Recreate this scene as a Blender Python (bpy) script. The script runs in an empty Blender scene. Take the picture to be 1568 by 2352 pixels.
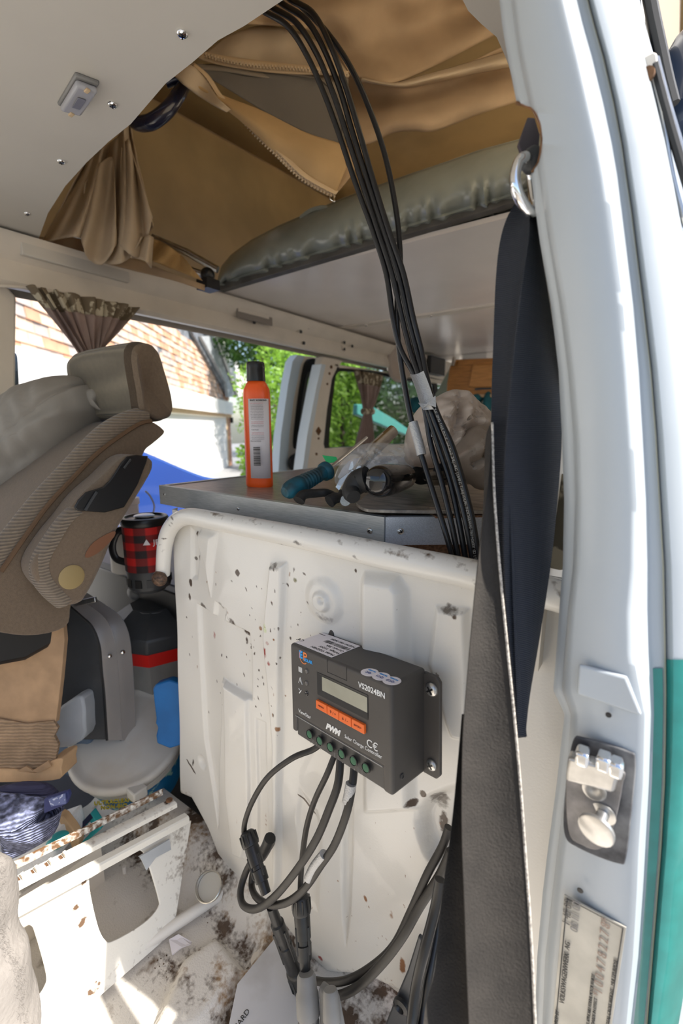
import bpy, bmesh, math, random
import numpy as np
from mathutils import Vector, Matrix
random.seed(7); rng = np.random.default_rng(7)
C = bpy.context.scene.collection
G = 1.55                                   # lens height above the ground
# ------------------------------------------------------------------ camera
PITCH, YAW, FPX = math.radians(-10.8), math.radians(35.3), 1568*16/24
cd = bpy.data.cameras.new('camera'); cam = bpy.data.objects.new('camera', cd); C.objects.link(cam)
cd.sensor_fit = 'VERTICAL'; cd.sensor_height = 36; cd.sensor_width = 24; cd.lens = 16
cam.location = (0, 0, G); cam.rotation_euler = (math.pi/2+PITCH, 0, YAW)
cd.clip_start = 0.02; cd.clip_end = 200
cd.dof.use_dof = True; cd.dof.focus_distance = 0.60; cd.dof.aperture_fstop = 4.5
bpy.context.scene.camera = cam
# ------------------------------------------------------------------ world, sun, exposure
w = bpy.data.worlds.new('sky'); bpy.context.scene.world = w; w.use_nodes = True
nt = w.node_tree; bg = nt.nodes['Background']
sky = nt.nodes.new('ShaderNodeTexSky'); sky.sky_type = 'NISHITA'; sky.sun_disc = False
sky.sun_elevation = math.radians(54); sky.sun_rotation = math.radians(84); sky.air_density = 1.0; sky.dust_density = 1.5
nt.links.new(sky.outputs[0], bg.inputs[0]); bg.inputs[1].default_value = 0.22
sd = bpy.data.lights.new('sun', 'SUN'); so = bpy.data.objects.new('sun', sd); C.objects.link(so)
sd.energy = 9; sd.angle = math.radians(0.6); sd.color = (1, .95, .88)
SUN = Vector((1, .18, 1.30)).normalized()
so.rotation_euler = SUN.to_track_quat('Z', 'Y').to_euler(); so.location = (3, 0, 6)
vs = bpy.context.scene.view_settings
vs.view_transform = 'Standard'; vs.look = 'None'; vs.gamma = 1; vs.use_curve_mapping = False
vs.exposure = 0.25
# ------------------------------------------------------------------ survey: photo measurements turned into real positions
FW = np.array([-math.sin(YAW)*math.cos(PITCH), math.cos(YAW)*math.cos(PITCH), math.sin(PITCH)])
RT = np.array([math.cos(YAW), math.sin(YAW), 0.]); UP = np.cross(RT, FW)
def ray(x, y): return FW+RT*(x-784)/FPX+UP*(1176-y)/FPX
def D(x, y, d): return ray(x, y)*d
def onX(x, y, v): r = ray(x, y); return r*v/r[0]
def onY(x, y, v): r = ray(x, y); return r*v/r[1]
def onZ(x, y, v): r = ray(x, y); return r*v/r[2]
def V(*a): return np.array(a, float)
def unit(v): v = np.asarray(v, float); return v/np.linalg.norm(v)
def smooth(p, n=8, closed=False):
    p = [np.asarray(q, float) for q in p]; N = len(p); out = []
    for i in range(N if closed else N-1):
        if closed: a, b, c, d = p[i-1], p[i], p[(i+1) % N], p[(i+2) % N]
        else: a, b, c, d = p[max(i-1, 0)], p[i], p[i+1], p[min(i+2, N-1)]
        for k in range(n):
            t = k/n; out.append(.5*((2*b)+(-a+c)*t+(2*a-5*b+4*c-d)*t*t+(-a+3*b-3*c+d)*t**3))
    if not closed: out.append(p[-1])
    return out
def resample(p, n):
    p = np.array(p, float); s = np.r_[0, np.cumsum(np.linalg.norm(np.diff(p, axis=0), axis=1))]
    t = np.linspace(0, s[-1], n); return np.array([np.interp(t, s, p[:, k]) for k in range(p.shape[1])]).T
# ------------------------------------------------------------------ mesh builder
class B:
    def __init__(s): s.v = []; s.f = []
    def add(s, vs, fs):
        o = len(s.v); s.v += [tuple(map(float, q)) for q in vs]; s.f += [tuple(o+i for i in f) for f in fs]; return s
    def box(s, c, d, R=None):
        c = V(*c); R = np.eye(3) if R is None else R
        vs = [c+R@V(x*d[0]/2, y*d[1]/2, z*d[2]/2) for x in (-1, 1) for y in (-1, 1) for z in (-1, 1)]
        return s.add(vs, [(0, 1, 3, 2), (4, 6, 7, 5), (0, 4, 5, 1), (2, 3, 7, 6), (0, 2, 6, 4), (1, 5, 7, 3)])
    def prism(s, pts, vec):
        n = len(pts); vec = np.asarray(vec, float)
        vs = [np.asarray(q, float) for q in pts]+[np.asarray(q, float)+vec for q in pts]
        return s.add(vs, [tuple(range(n)), tuple(range(2*n-1, n-1, -1))]+[(i, i+n, (i+1) % n+n, (i+1) % n) for i in range(n)])
    def tube(s, pts, r, n=8, caps=True, flat=1.0, upv=None):
        pts = [np.asarray(q, float) for q in pts]; m = len(pts)
        rr = [r]*m if np.isscalar(r) else list(np.interp(np.linspace(0, 1, m), np.linspace(0, 1, len(r)), r))
        t = unit(pts[1]-pts[0]); u = V(0, 0, 1) if abs(t[2]) < .9 else V(1, 0, 0)
        if upv is not None: u = np.asarray(upv, float)
        u = unit(u-t*(u@t)); vs = []
        for i in range(m):
            t = unit(pts[min(i+1, m-1)]-pts[max(i-1, 0)]); u = unit(u-t*(u@t)); w_ = np.cross(t, u)
            for k in range(n):
                a = 2*math.pi*k/n; vs.append(pts[i]+rr[i]*(math.cos(a)*u+flat*math.sin(a)*w_))
        fs = [(i*n+k, i*n+(k+1) % n, (i+1)*n+(k+1) % n, (i+1)*n+k) for i in range(m-1) for k in range(n)]
        if caps: fs += [tuple(range(n-1, -1, -1)), tuple((m-1)*n+k for k in range(n))]
        return s.add(vs, fs)
    def lathe(s, p0, ax, prof, n=24, u=None, sq=(1, 1)):
        p0 = np.asarray(p0, float); ax = unit(ax)
        u = (V(1, 0, 0) if abs(ax[0]) < .8 else V(0, 1, 0)) if u is None else np.asarray(u, float)
        u = unit(u-ax*(u@ax)); w_ = np.cross(ax, u)
        vs = [p0+ax*t+r*(sq[0]*math.cos(2*math.pi*k/n)*u+sq[1]*math.sin(2*math.pi*k/n)*w_) for t, r in prof for k in range(n)]
        m = len(prof)
        fs = [(i*n+k, i*n+(k+1) % n, (i+1)*n+(k+1) % n, (i+1)*n+k) for i in range(m-1) for k in range(n)]
        fs += [tuple(range(n-1, -1, -1)), tuple((m-1)*n+k for k in range(n))]
        return s.add(vs, fs)
    def ball(s, c, r, R=None, nu=16, nv=10):
        c = np.asarray(c, float); r = (r, r, r) if np.isscalar(r) else r; R = np.eye(3) if R is None else R
        vs = [c+R@V(0, 0, r[2]), c+R@V(0, 0, -r[2])]
        for j in range(1, nv):
            b = math.pi*j/nv
            for i in range(nu):
                a = 2*math.pi*i/nu; vs.append(c+R@V(r[0]*math.sin(b)*math.cos(a), r[1]*math.sin(b)*math.sin(a), r[2]*math.cos(b)))
        ix = lambda j, i: 2+(j-1)*nu+i % nu
        fs = [(0, ix(1, i), ix(1, i+1)) for i in range(nu)]+[(1, ix(nv-1, i+1), ix(nv-1, i)) for i in range(nu)]
        fs += [(ix(j, i), ix(j+1, i), ix(j+1, i+1), ix(j, i+1)) for j in range(1, nv-1) for i in range(nu)]
        return s.add(vs, fs)
    def grid(s, P):
        P = np.asarray(P, float); a, b = P.shape[:2]
        return s.add(P.reshape(-1, 3), [(i*b+j, i*b+j+1, (i+1)*b+j+1, (i+1)*b+j) for i in range(a-1) for j in range(b-1)])
    def ribbon(s, L, R, th, n=40, m=6, bow=0.0, nrm=None):
        L = resample(smooth(L, 6), n); R = resample(smooth(R, 6), n)
        P = np.zeros((n, m+1, 3)); Q = np.zeros((n, m+1, 3))
        for i in range(n):
            t = unit(L[min(i+1, n-1)]-L[max(i-1, 0)]); nn = unit(np.cross(R[i]-L[i], t)) if nrm is None else nrm
            for j in range(m+1):
                k = j/m; q = L[i]*(1-k)+R[i]*k+nn*bow*4*k*(1-k); P[i, j] = q+nn*th/2; Q[i, j] = q-nn*th/2
        T = np.concatenate([P, Q[:, ::-1], P[:, :1]], axis=1); return s.grid(T)
    def puff(s, out, th, nrm, rings=10, c=None, fn=None, back=1.0, pw=.5):
        out = [np.asarray(q, float) for q in out]; c = np.mean(out, axis=0) if c is None else c; n = len(out); nrm = unit(nrm)
        for sg in (1, -1):
            k_ = th*(1 if sg > 0 else back); vs = [c+nrm*sg*k_]
            for j in range(1, rings+1):
                t = math.sin(math.pi/2*j/rings)
                for q in out:
                    h = k_*(max(0, 1-t*t))**pw; p = c+(q-c)*t
                    if fn and j < rings: h += fn(p)*(1-t**4)
                    vs.append(p+nrm*sg*h)
            ix = lambda j, i: 1+(j-1)*n+i % n
            fs = [(0, ix(1, i), ix(1, i+1)) for i in range(n)]+[(ix(j, i), ix(j+1, i), ix(j+1, i+1), ix(j, i+1)) for j in range(1, rings) for i in range(n)]
            s.add(vs, fs)
        return s
    def xf(s, M):
        M = np.array(M); s.v = [tuple((M[:3, :3]@np.array(q)+M[:3, 3])) for q in s.v]; return s
FIX = []                                    # objects whose origins get set at the end
def mk(name, b, m, parent=None, bevel=0, seg=2, sub=0, solid=0, ang=40, flat=False, attr=None, wn=False):
    me = bpy.data.meshes.new(name); me.from_pydata([(x, y, z+G) for x, y, z in b.v], [], b.f); me.update()
    bm = bmesh.new(); bm.from_mesh(me)
    bmesh.ops.remove_doubles(bm, verts=bm.verts, dist=1e-5) if attr is None else None
    bmesh.ops.recalc_face_normals(bm, faces=bm.faces); bm.to_mesh(me); bm.free()
    if not flat: me.shade_smooth(); me.set_sharp_from_angle(angle=math.radians(ang))
    if attr is not None:
        ca = me.color_attributes.new('dirt', 'FLOAT_COLOR', 'POINT'); ca.data.foreach_set('color', np.asarray(attr, np.float32).ravel())
    o = bpy.data.objects.new(name, me); C.objects.link(o)
    for mm in (m if isinstance(m, (list, tuple)) else [m]): me.materials.append(mm)
    if solid: k = o.modifiers.new('s', 'SOLIDIFY'); k.thickness = solid; k.offset = 0
    if bevel: k = o.modifiers.new('b', 'BEVEL'); k.width = bevel; k.segments = seg; k.limit_method = 'ANGLE'; k.angle_limit = math.radians(35); k.harden_normals = False
    if sub: k = o.modifiers.new('u', 'SUBSURF'); k.levels = sub; k.render_levels = sub
    if parent is not None: o.parent = parent
    FIX.append(o); return o
INST = set()
def inst(name, me, m, loc, R, parent, scale=None):
    o = bpy.data.objects.new(name, me); C.objects.link(o); o.parent = parent
    o.location = (loc[0], loc[1], loc[2]+G)
    o.rotation_euler = Matrix([list(map(float, r)) for r in R]).to_euler()
    if scale is not None: o.scale = scale
    FIX.append(o); INST.add(o.name); return o
def rawmesh(name, b, m, ang=40):
    me = bpy.data.meshes.new(name); me.from_pydata(b.v, [], b.f); me.materials.append(m)
    bm = bmesh.new(); bm.from_mesh(me); bmesh.ops.recalc_face_normals(bm, faces=bm.faces); bm.to_mesh(me); bm.free()
    me.shade_smooth(); me.set_sharp_from_angle(angle=math.radians(ang)); return me
def thing(name, label, cat, group=None, kind=None):
    o = bpy.data.objects.new(name, None); C.objects.link(o); o.empty_display_size = .05
    if label: o['label'] = label
    if cat: o['category'] = cat
    if group: o['group'] = group
    if kind: o['kind'] = kind
    FIX.append(o); return o
def one(name, b, m, label, cat, group=None, kind=None, **k):
    o = mk(name, b, m, **k)
    if label: o['label'] = label
    if cat: o['category'] = cat
    if group: o['group'] = group
    if kind: o['kind'] = kind
    return o
def struct(name, b, m, label=None, **k):
    o = mk(name, b, m, **k); o['kind'] = 'structure'
    if label: o['label'] = label
    return o
def sset(name, label=None):
    o = thing(name, label, None, kind='structure'); return o
# ------------------------------------------------------------------ materials
def mat(name, col, rough=.5, metal=0, var=.0, vs_=30, bump=0, bs=200, spec=.5, col2=None, coat=0, trans=0, alpha=1, thr=None, wave=None, transl=0, ior=1.45, sheen=0, stretch=None, emit=None):
    m = bpy.data.materials.new(name); m.use_nodes = True; t = m.node_tree; N = t.nodes; L = t.links; p = N['Principled BSDF']
    p.inputs['Base Color'].default_value = (*col, 1); p.inputs['Roughness'].default_value = rough; p.inputs['Metallic'].default_value = metal
    p.inputs['Specular IOR Level'].default_value = spec; p.inputs['Coat Weight'].default_value = coat; p.inputs['IOR'].default_value = ior
    p.inputs['Transmission Weight'].default_value = trans; p.inputs['Alpha'].default_value = alpha; p.inputs['Sheen Weight'].default_value = sheen
    if emit: p.inputs['Emission Color'].default_value = (*emit[0], 1); p.inputs['Emission Strength'].default_value = emit[1]
    tc = N.new('ShaderNodeTexCoord'); co = tc.outputs['Object']
    if stretch: mp = N.new('ShaderNodeMapping'); L.new(co, mp.inputs[0]); mp.inputs['Scale'].default_value = stretch; co = mp.outputs[0]
    if var or col2:
        n = N.new('ShaderNodeTexNoise'); n.inputs['Scale'].default_value = vs_; n.inputs['Detail'].default_value = 6; L.new(co, n.inputs[0])
        r = N.new('ShaderNodeValToRGB'); L.new(n.outputs[0], r.inputs[0])
        c2 = col2 if col2 else tuple(min(1, c*(1+var)) for c in col); c1 = col if col2 else tuple(c*(1-var) for c in col)
        a, b = thr if thr else (.35, .65)
        r.color_ramp.elements[0].position = a; r.color_ramp.elements[1].position = b
        r.color_ramp.elements[0].color = (*c1, 1); r.color_ramp.elements[1].color = (*c2, 1); L.new(r.outputs[0], p.inputs['Base Color'])
    if bump or wave:
        bp = N.new('ShaderNodeBump'); bp.inputs['Distance'].default_value = .002; L.new(bp.outputs[0], p.inputs['Normal'])
        if wave:
            wv = N.new('ShaderNodeTexWave'); wv.wave_type = 'BANDS'; wv.bands_direction = wave[1]; wv.inputs['Scale'].default_value = wave[0]; wv.inputs['Distortion'].default_value = wave[2] if len(wave) > 2 else 0
            L.new(co, wv.inputs[0]); L.new(wv.outputs[1], bp.inputs['Height'])
            if len(wave) > 4:
                mm = N.new('ShaderNodeMixRGB'); mm.blend_type = 'MULTIPLY'; mm.inputs[0].default_value = 1; src = p.inputs['Base Color'].links
                if src: L.new(src[0].from_socket, mm.inputs[1])
                else: mm.inputs[1].default_value = (*col, 1)
                rr = N.new('ShaderNodeMapRange'); rr.inputs[3].default_value = wave[4]; rr.inputs[4].default_value = 1.15; L.new(wv.outputs[1], rr.inputs[0]); L.new(rr.outputs[0], mm.inputs[2]); L.new(mm.outputs[0], p.inputs['Base Color']); bp.inputs['Strength'].default_value = wave[3] if len(wave) > 3 else .6
        else:
            n2 = N.new('ShaderNodeTexNoise'); n2.inputs['Scale'].default_value = bs; n2.inputs['Detail'].default_value = 4
            L.new(co, n2.inputs[0]); L.new(n2.outputs[0], bp.inputs['Height']); bp.inputs['Strength'].default_value = bump
    if transl:
        tr = N.new('ShaderNodeBsdfTranslucent'); mx = N.new('ShaderNodeMixShader'); mx.inputs[0].default_value = transl
        tr.inputs[0].default_value = (*[min(1, c*1.3) for c in col], 1)
        L.new(p.outputs[0], mx.inputs[1]); L.new(tr.outputs[0], mx.inputs[2]); L.new(mx.outputs[0], N['Material Output'].inputs[0])
    return m
def attrmat(name, col, rough, spec=.5, speck=(.12, .07, .04), thr=(.74, .77), bump=.12, coat=0, sc=60):
    m = mat(name, col, rough, spec=spec, bump=bump, bs=350, coat=coat); t = m.node_tree; N = t.nodes; L = t.links; p = N['Principled BSDF']
    tc = N.new('ShaderNodeTexCoord'); n = N.new('ShaderNodeTexNoise'); n.inputs['Scale'].default_value = sc; n.inputs['Detail'].default_value = 5
    L.new(tc.outputs['Object'], n.inputs[0]); r = N.new('ShaderNodeValToRGB'); L.new(n.outputs[0], r.inputs[0])
    r.color_ramp.elements[0].position = thr[0]; r.color_ramp.elements[1].position = thr[1]
    a = N.new('ShaderNodeAttribute'); a.attribute_name = 'dirt'
    n3 = N.new('ShaderNodeTexNoise'); n3.inputs['Scale'].default_value = 150; n3.inputs['Detail'].default_value = 6; L.new(tc.outputs['Object'], n3.inputs[0])
    # broken edges: dirt strength pushed through noise
    ad = N.new('ShaderNodeMath'); ad.operation = 'ADD'; L.new(a.outputs['Alpha'], ad.inputs[0]); L.new(n3.outputs[0], ad.inputs[1])
    mr = N.new('ShaderNodeMapRange'); mr.inputs[1].default_value = .72; mr.inputs[2].default_value = 1.08; L.new(ad.outputs[0], mr.inputs[0])
    mx = N.new('ShaderNodeMixRGB'); mx.inputs[1].default_value = (*col, 1); L.new(mr.outputs[0], mx.inputs[0]); L.new(a.outputs['Color'], mx.inputs[2])
    m2 = N.new('ShaderNodeMixRGB'); L.new(r.outputs[0], m2.inputs[0]); L.new(mx.outputs[0], m2.inputs[1]); m2.inputs[2].default_value = (*speck, 1)
    L.new(m2.outputs[0], p.inputs['Base Color']); return m
M = {}
M['paint'] = mat('van_paint', (.74, .70, .64), .38, var=.04, vs_=6, bump=.03, bs=40)
M['paint_in'] = mat('inner_paint', (.72, .66, .57), .45, var=.05, vs_=9)
M['pillar'] = mat('pillar_paint_in_shade', (.43, .465, .49), .3, var=.03, vs_=5, spec=.6)  # van white turned darker and bluer to stand for shade
M['panel'] = attrmat('partition_paint', (.69, .665, .615), .34, coat=.3)
M['floorp'] = attrmat('floor_paint', (.66, .62, .56), .6, speck=(.16, .11, .07), thr=(.60, .74), bump=.5, sc=28)
M['seatp'] = attrmat('seat_frame_paint', (.78, .75, .68), .45, thr=(.66, .70), bump=.1, sc=30)
M['teal'] = mat('teal_paint', (.012, .20, .175), .3, var=.12, vs_=40, coat=.5)
M['board'] = mat('headliner', (.60, .57, .51), .55, var=.03, vs_=4, bump=.04, bs=150)
M['gloss'] = mat('bed_board_laminate', (.86, .80, .74), .22, var=.03, vs_=5)
M['alu'] = mat('aluminium', (.44, .45, .44), .4, metal=.45, var=.12, vs_=15, stretch=(3, 60, 60), bump=.05)
M['alu2'] = mat('bright_aluminium', (.56, .60, .66), .33, metal=.55, var=.12, vs_=15, stretch=(3, 60, 60), bump=.05)
M['steel'] = mat('steel', (.55, .52, .47), .25, metal=1, var=.12, vs_=60)
M['chrome'] = mat('chrome', (.85, .85, .85), .05, metal=1)
M['zinc'] = mat('zinc', (.55, .54, .52), .28, metal=.9, var=.1, vs_=90)
M['blk'] = mat('black_plastic', (.012, .012, .013), .35)
M['blkg'] = mat('gloss_black', (.008, .008, .009), .12, coat=.5)
M['cable'] = mat('cable_black', (.006, .006, .007), .33, spec=.6)
M['cabled'] = mat('cable_dusty', (.026, .023, .020), .5, var=.2, vs_=50)
M['conn'] = mat('connector_black', (.013, .013, .013), .38, var=.3, vs_=80)
M['tape'] = mat('duct_tape', (.42, .42, .42), .38, metal=.35, bump=.5, bs=500)
M['case'] = mat('controller_grey', (.058, .052, .047), .5, var=.06, vs_=20, bump=.05, bs=900)
M['case2'] = mat('controller_side', (.048, .045, .043), .45, var=.1, vs_=25)
M['orangeb'] = mat('button_orange', (.75, .14, .02), .45)
M['lcd'] = mat('lcd', (.34, .33, .26), .22, var=.05, vs_=40)
M['white'] = mat('print_white', (.72, .72, .70), .6)
M['cyan'] = mat('print_blue', (.02, .28, .65), .5)
M['porange'] = mat('print_orange', (.75, .22, .06), .5)
M['green'] = mat('terminal_green', (.01, .10, .045), .4)
M['ink'] = mat('ink', (.02, .02, .02), .6)
M['canvas'] = mat('canvas', (.48, .35, .22), .85, var=.10, vs_=12, bump=.25, bs=600, transl=.25)
M['canvasl'] = mat('canvas_light', (.58, .47, .33), .85, var=.08, vs_=12, bump=.25, bs=600, transl=.25)
M['roofin'] = mat('roof_lining', (.33, .235, .115), .33, var=.2, vs_=3)
M['mesh'] = mat('insect_mesh', (.17, .155, .135), .8, bump=.6, bs=900)
M['zip'] = mat('zip_tape', (.60, .45, .28), .8)
M['vinyl'] = mat('green_grey_vinyl', (.28, .30, .265), .22, var=.1, vs_=8, bump=.25, bs=18, spec=.6)
M['ply'] = mat('dark_board_edge', (.10, .095, .085), .6, var=.2, vs_=20)
M['wood'] = mat('orange_wood', (.40, .17, .035), .45, var=.25, vs_=12, stretch=(1, 1, 12))
M['particle'] = mat('raw_board', (.20, .11, .06), .85, var=.3, vs_=300)
M['lam'] = mat('worktop_laminate', (.15, .09, .065), .34, col2=(.33, .235, .185), vs_=35, thr=(.3, .7), stretch=(1, 4, 1))
M['seat'] = mat('seat_fabric', (.155, .112, .075), .9, var=.08, vs_=200, bump=.5, bs=700, sheen=.2)
M['seatr'] = mat('seat_ribbed', (.21, .165, .12), .9, wave=(60, 'Z', 0, 1.0, .72), sheen=.2, var=.08, vs_=150)
M['seath'] = mat('headrest_ribbed', (.17, .145, .105), .9, wave=(52, 'Y', .3, .9, .7), sheen=.2, var=.06, vs_=100)
M['greybag'] = mat('grey_cloth', (.30, .275, .245), .8, var=.08, vs_=10, bump=.2, bs=30)
M['card'] = mat('cardboard', (.42, .27, .155), .85, var=.12, vs_=25, bump=.3, bs=100)
M['cardr'] = mat('corrugated', (.35, .24, .15), .85, wave=(52, 'Z', 3.0, .8, .78), var=.2, vs_=30)
M['navy'] = mat('navy_webbing', (.006, .011, .026), .6, wave=(200, 'Z', 0, .5), var=.1, vs_=30, sheen=.1)
M['belt'] = mat('worn_webbing', (.026, .022, .018), .85, bump=.5, bs=500, var=.18, vs_=40)
M['beltedge'] = mat('frayed_edge', (.42, .38, .33), .9, var=.5, vs_=500)
M['orange'] = mat('orange_bottle', (.80, .10, .012), .33, var=.04, vs_=12)
M['label'] = mat('paper_label', (.70, .66, .68), .5)
M['tealh'] = mat('teal_handle', (.012, .035, .042), .55, col2=(.004, .10, .15), vs_=45, thr=(.4, .65))
M['rub'] = mat('black_rubber', (.015, .015, .015), .6, var=.2, vs_=60)
M['pbag'] = mat('grey_plastic_bag', (.64, .57, .51), .35, var=.12, vs_=20, transl=.35, bump=.6, bs=40)
M['pbag2'] = mat('smoky_plastic_bag', (.34, .29, .245), .3, var=.2, vs_=20, transl=.3, bump=.6, bs=40)
M['cbag'] = mat('clear_bag', (.80, .82, .84), .12, alpha=.30, bump=.8, bs=30)
M['cur'] = mat('curtain_mauve', (.40, .31, .28), .9, var=.1, vs_=30, transl=.3)
M['curp'] = mat('curtain_pattern', (.19, .15, .10), .9, col2=(.55, .50, .38), vs_=34, thr=(.53, .57))
M['glass'] = mat('tinted_glass', (.02, .035, .033), .04, alpha=.42, spec=.6)
M['seal'] = mat('window_rubber', (.01, .01, .01), .5)
M['shingle'] = mat('shingle_tile', (.50, .27, .17), .8, var=.15, vs_=3)
M['shingle2'] = mat('shingle_pale', (.62, .43, .32), .8, var=.15, vs_=3)
M['shingle3'] = mat('shingle_grey', (.40, .33, .30), .8, var=.15, vs_=3)
M['slate'] = mat('roof_slate', (.16, .17, .19), .7, var=.4, vs_=6)
M['hwhite'] = mat('house_white', (.86, .84, .80), .5)
M['brick'] = mat('brick', (.42, .21, .13), .85, var=.3, vs_=10)
M['leaf'] = mat('leaf_bright', (.20, .36, .04), .5, var=.35, vs_=3, transl=.45)
M['leafd'] = mat('leaf_dark', (.05, .13, .02), .5, var=.4, vs_=3, transl=.3)
M['bark'] = mat('bark', (.10, .07, .05), .9, var=.3, vs_=10)
M['asph'] = mat('ground_asphalt', (.24, .24, .24), .9, var=.25, vs_=60, bump=.5, bs=120)
M['blue'] = mat('car_blue', (.018, .055, .25), .25, coat=.8)
M['carg'] = mat('car_glass', (.02, .025, .03), .08)
M['red'] = mat('bright_red', (.62, .012, .008), .4)
M['greyp'] = mat('grey_plastic', (.22, .215, .205), .5, var=.08, vs_=20)
M['dgrey'] = mat('dark_grey_plastic', (.045, .047, .05), .45, var=.1, vs_=20)
M['lgrey'] = mat('pale_grey_plastic', (.42, .44, .46), .55, var=.15, vs_=8)
M['tubw'] = mat('tub_plastic', (.62, .60, .55), .45, col2=(.52, .45, .36), vs_=9, thr=(.5, .85))
M['tubb'] = mat('tub_blue_print', (.006, .13, .30), .5, col2=(.30, .50, .42), vs_=22, thr=(.57, .60))
M['bluep'] = mat('blue_sheet', (.006, .13, .38), .5, var=.1, vs_=20)
M['knit'] = mat('blue_knit', (.26, .29, .46), .85, wave=(70, 'Z', 4, 1.0, .30), var=.5, vs_=120)
M['foam'] = mat('white_foam', (.80, .82, .84), .8, var=.05, vs_=200, bump=.3, bs=400)
M['twood'] = mat('pale_wood', (.62, .42, .24), .7, var=.15, vs_=20)
M['turq'] = mat('turquoise', (.04, .42, .44), .45)
M['fur'] = mat('cream_fleece', (.24, .22, .20), .95, var=.06, vs_=30, bump=.8, bs=150)
M['rust'] = mat('rust', (.17, .085, .04), .9, var=.5, vs_=80)
M['yell'] = mat('yellow_disc', (.30, .22, .095), .5)
M['lens'] = mat('lamp_lens', (.55, .55, .58), .25, trans=.3)
M['camo'] = mat('camo_cloth', (.10, .085, .06), .9, col2=(.33, .28, .2), vs_=22, thr=(.50, .53))
M['idp'] = mat('id_plate', (.42, .40, .35), .45, metal=.3, var=.15, vs_=25)
M['plaid'] = None
def vcolmat(name, rough, **k):
    m = mat(name, (.5, .5, .5), rough, **k); t = m.node_tree; a = t.nodes.new('ShaderNodeAttribute'); a.attribute_name = 'dirt'
    t.links.new(a.outputs['Color'], t.nodes['Principled BSDF'].inputs['Base Color']); return m
M['plaid'] = vcolmat('plaid_wrap', .7)
def frame(o, ex, ey, ez):
    m = np.eye(4); m[:3, 0] = ex; m[:3, 1] = ey; m[:3, 2] = ez; m[:3, 3] = o; return m
def text(s, size, F, m, parent, name='lettering', align='CENTER', shear=0, depth=.00015, bold=0, sx=1):
    """flat lettering in the XY plane of frame F"""
    cu = bpy.data.curves.new('t', 'FONT'); cu.body = s; cu.size = size; cu.align_x = align; cu.align_y = 'CENTER'; cu.extrude = depth; cu.shear = shear; cu.offset = bold
    cu.resolution_u = 3; o = bpy.data.objects.new('t', cu); me = bpy.data.meshes.new_from_object(o); bpy.data.objects.remove(o); bpy.data.curves.remove(cu)
    me.name = name; F = np.array(F)
    for v in me.vertices:
        q = F[:3, :3]@V(v.co.x*sx, v.co.y, v.co.z)+F[:3, 3]; v.co = (q[0], q[1], q[2]+G)
    me.materials.clear(); me.materials.append(m); o = bpy.data.objects.new(name, me); C.objects.link(o); o.parent = parent; FIX.append(o); return o
def screw(parent, p, n, r, m, name='screw', up=V(0, 0, 1), m2=None):
    """pan head screw with a recessed cross"""
    n = unit(n); u = unit(np.cross(up, n)); w_ = np.cross(n, u); b = B()
    b.lathe(p-n*r*.2, n, [(0, r), (r*.35, r), (r*.6, r*.85), (r*.75, r*.5), (r*.78, .0001)], 16, u)
    o = mk(name, b, m, parent)
    c = B(); R = np.array([u, w_, n]).T; a = math.radians(35); R2 = R@np.array([[math.cos(a), -math.sin(a), 0], [math.sin(a), math.cos(a), 0], [0, 0, 1]])
    c.box(p+n*r*.56, (r*1.15, r*.26, r*.1), R2); c.box(p+n*r*.56, (r*.26, r*1.15, r*.1), R2)
    mk('cross_slot', c, m2 or M['blk'], o, flat=True); return o
def sdpoly(X, Z, poly):
    """signed distance to a polygon, negative inside"""
    d = np.full(X.shape, 1e9); ins = np.zeros(X.shape, bool); n = len(poly)
    for i in range(n):
        a = poly[i]; b = poly[(i+1) % n]; ex, ez = b[0]-a[0], b[1]-a[1]; wx, wz = X-a[0], Z-a[1]
        t = np.clip((wx*ex+wz*ez)/(ex*ex+ez*ez+1e-12), 0, 1); d = np.minimum(d, (wx-ex*t)**2+(wz-ez*t)**2)
        c = ((a[1] > Z) != (b[1] > Z)) & (X < (b[0]-a[0])*(Z-a[1])/(b[1]-a[1]+1e-12)+a[0]); ins ^= c
    return np.where(ins, -1, 1)*np.sqrt(d)
def sstep(x, a, b): t = np.clip((x-a)/(b-a), 0, 1); return t*t*(3-2*t)
# =================================================================== THE SETTING
# ---- the steel partition behind the front seats
YP = .47
def pz(x, y): q = onY(x, y, YP); return (q[0], q[2])
wp = sset('wall_partition', 'white painted steel partition with pressed ribs, paint chips and a rolled top edge')
lft = np.array([pz(*q) for q in [(386, 1200), (392, 1340), (397, 1450), (401, 1600), (403, 1750), (405, 1860), (440, 1990), (500, 2090)]])
bot = np.array([pz(*q) for q in [(404, 1835), (440, 1850), (480, 1925), (525, 2025), (560, 2050), (640, 2120), (720, 2205), (760, 2245), (850, 2250), (930, 2290), (1060, 2360), (1300, 2500)]])
nx, nz = 400, 440; ztop = pz(700, 1240)[1]+.01; xr = -.01
Zb = lambda x: np.interp(x, bot[:, 0], bot[:, 1])
U, W_ = np.meshgrid(np.linspace(0, 1, nx), np.linspace(0, 1, nz), indexing='ij')
zl = ztop+(bot[0, 1]-ztop)*W_; XL = np.interp(-zl, -lft[:, 1], lft[:, 0]); X0 = XL*(1-U)+xr*U; Z0 = ztop+(Zb(X0)-.02-ztop)*W_
H = np.zeros(X0.shape)
def emb(pts, h, soft=.006, n=0):
    global H
    p = [pz(*q) for q in pts]
    if n: p = [tuple(q) for q in smooth([V(*q) for q in p], n, True)]
    d = sdpoly(X0, Z0, p); H += h*(1-sstep(d, -soft, soft*.3))
emb([(636, 1290), (672, 1286), (664, 1500), (660, 1750), (655, 2010), (640, 2060), (640, 1700), (622, 1450)], .010, .006)
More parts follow.
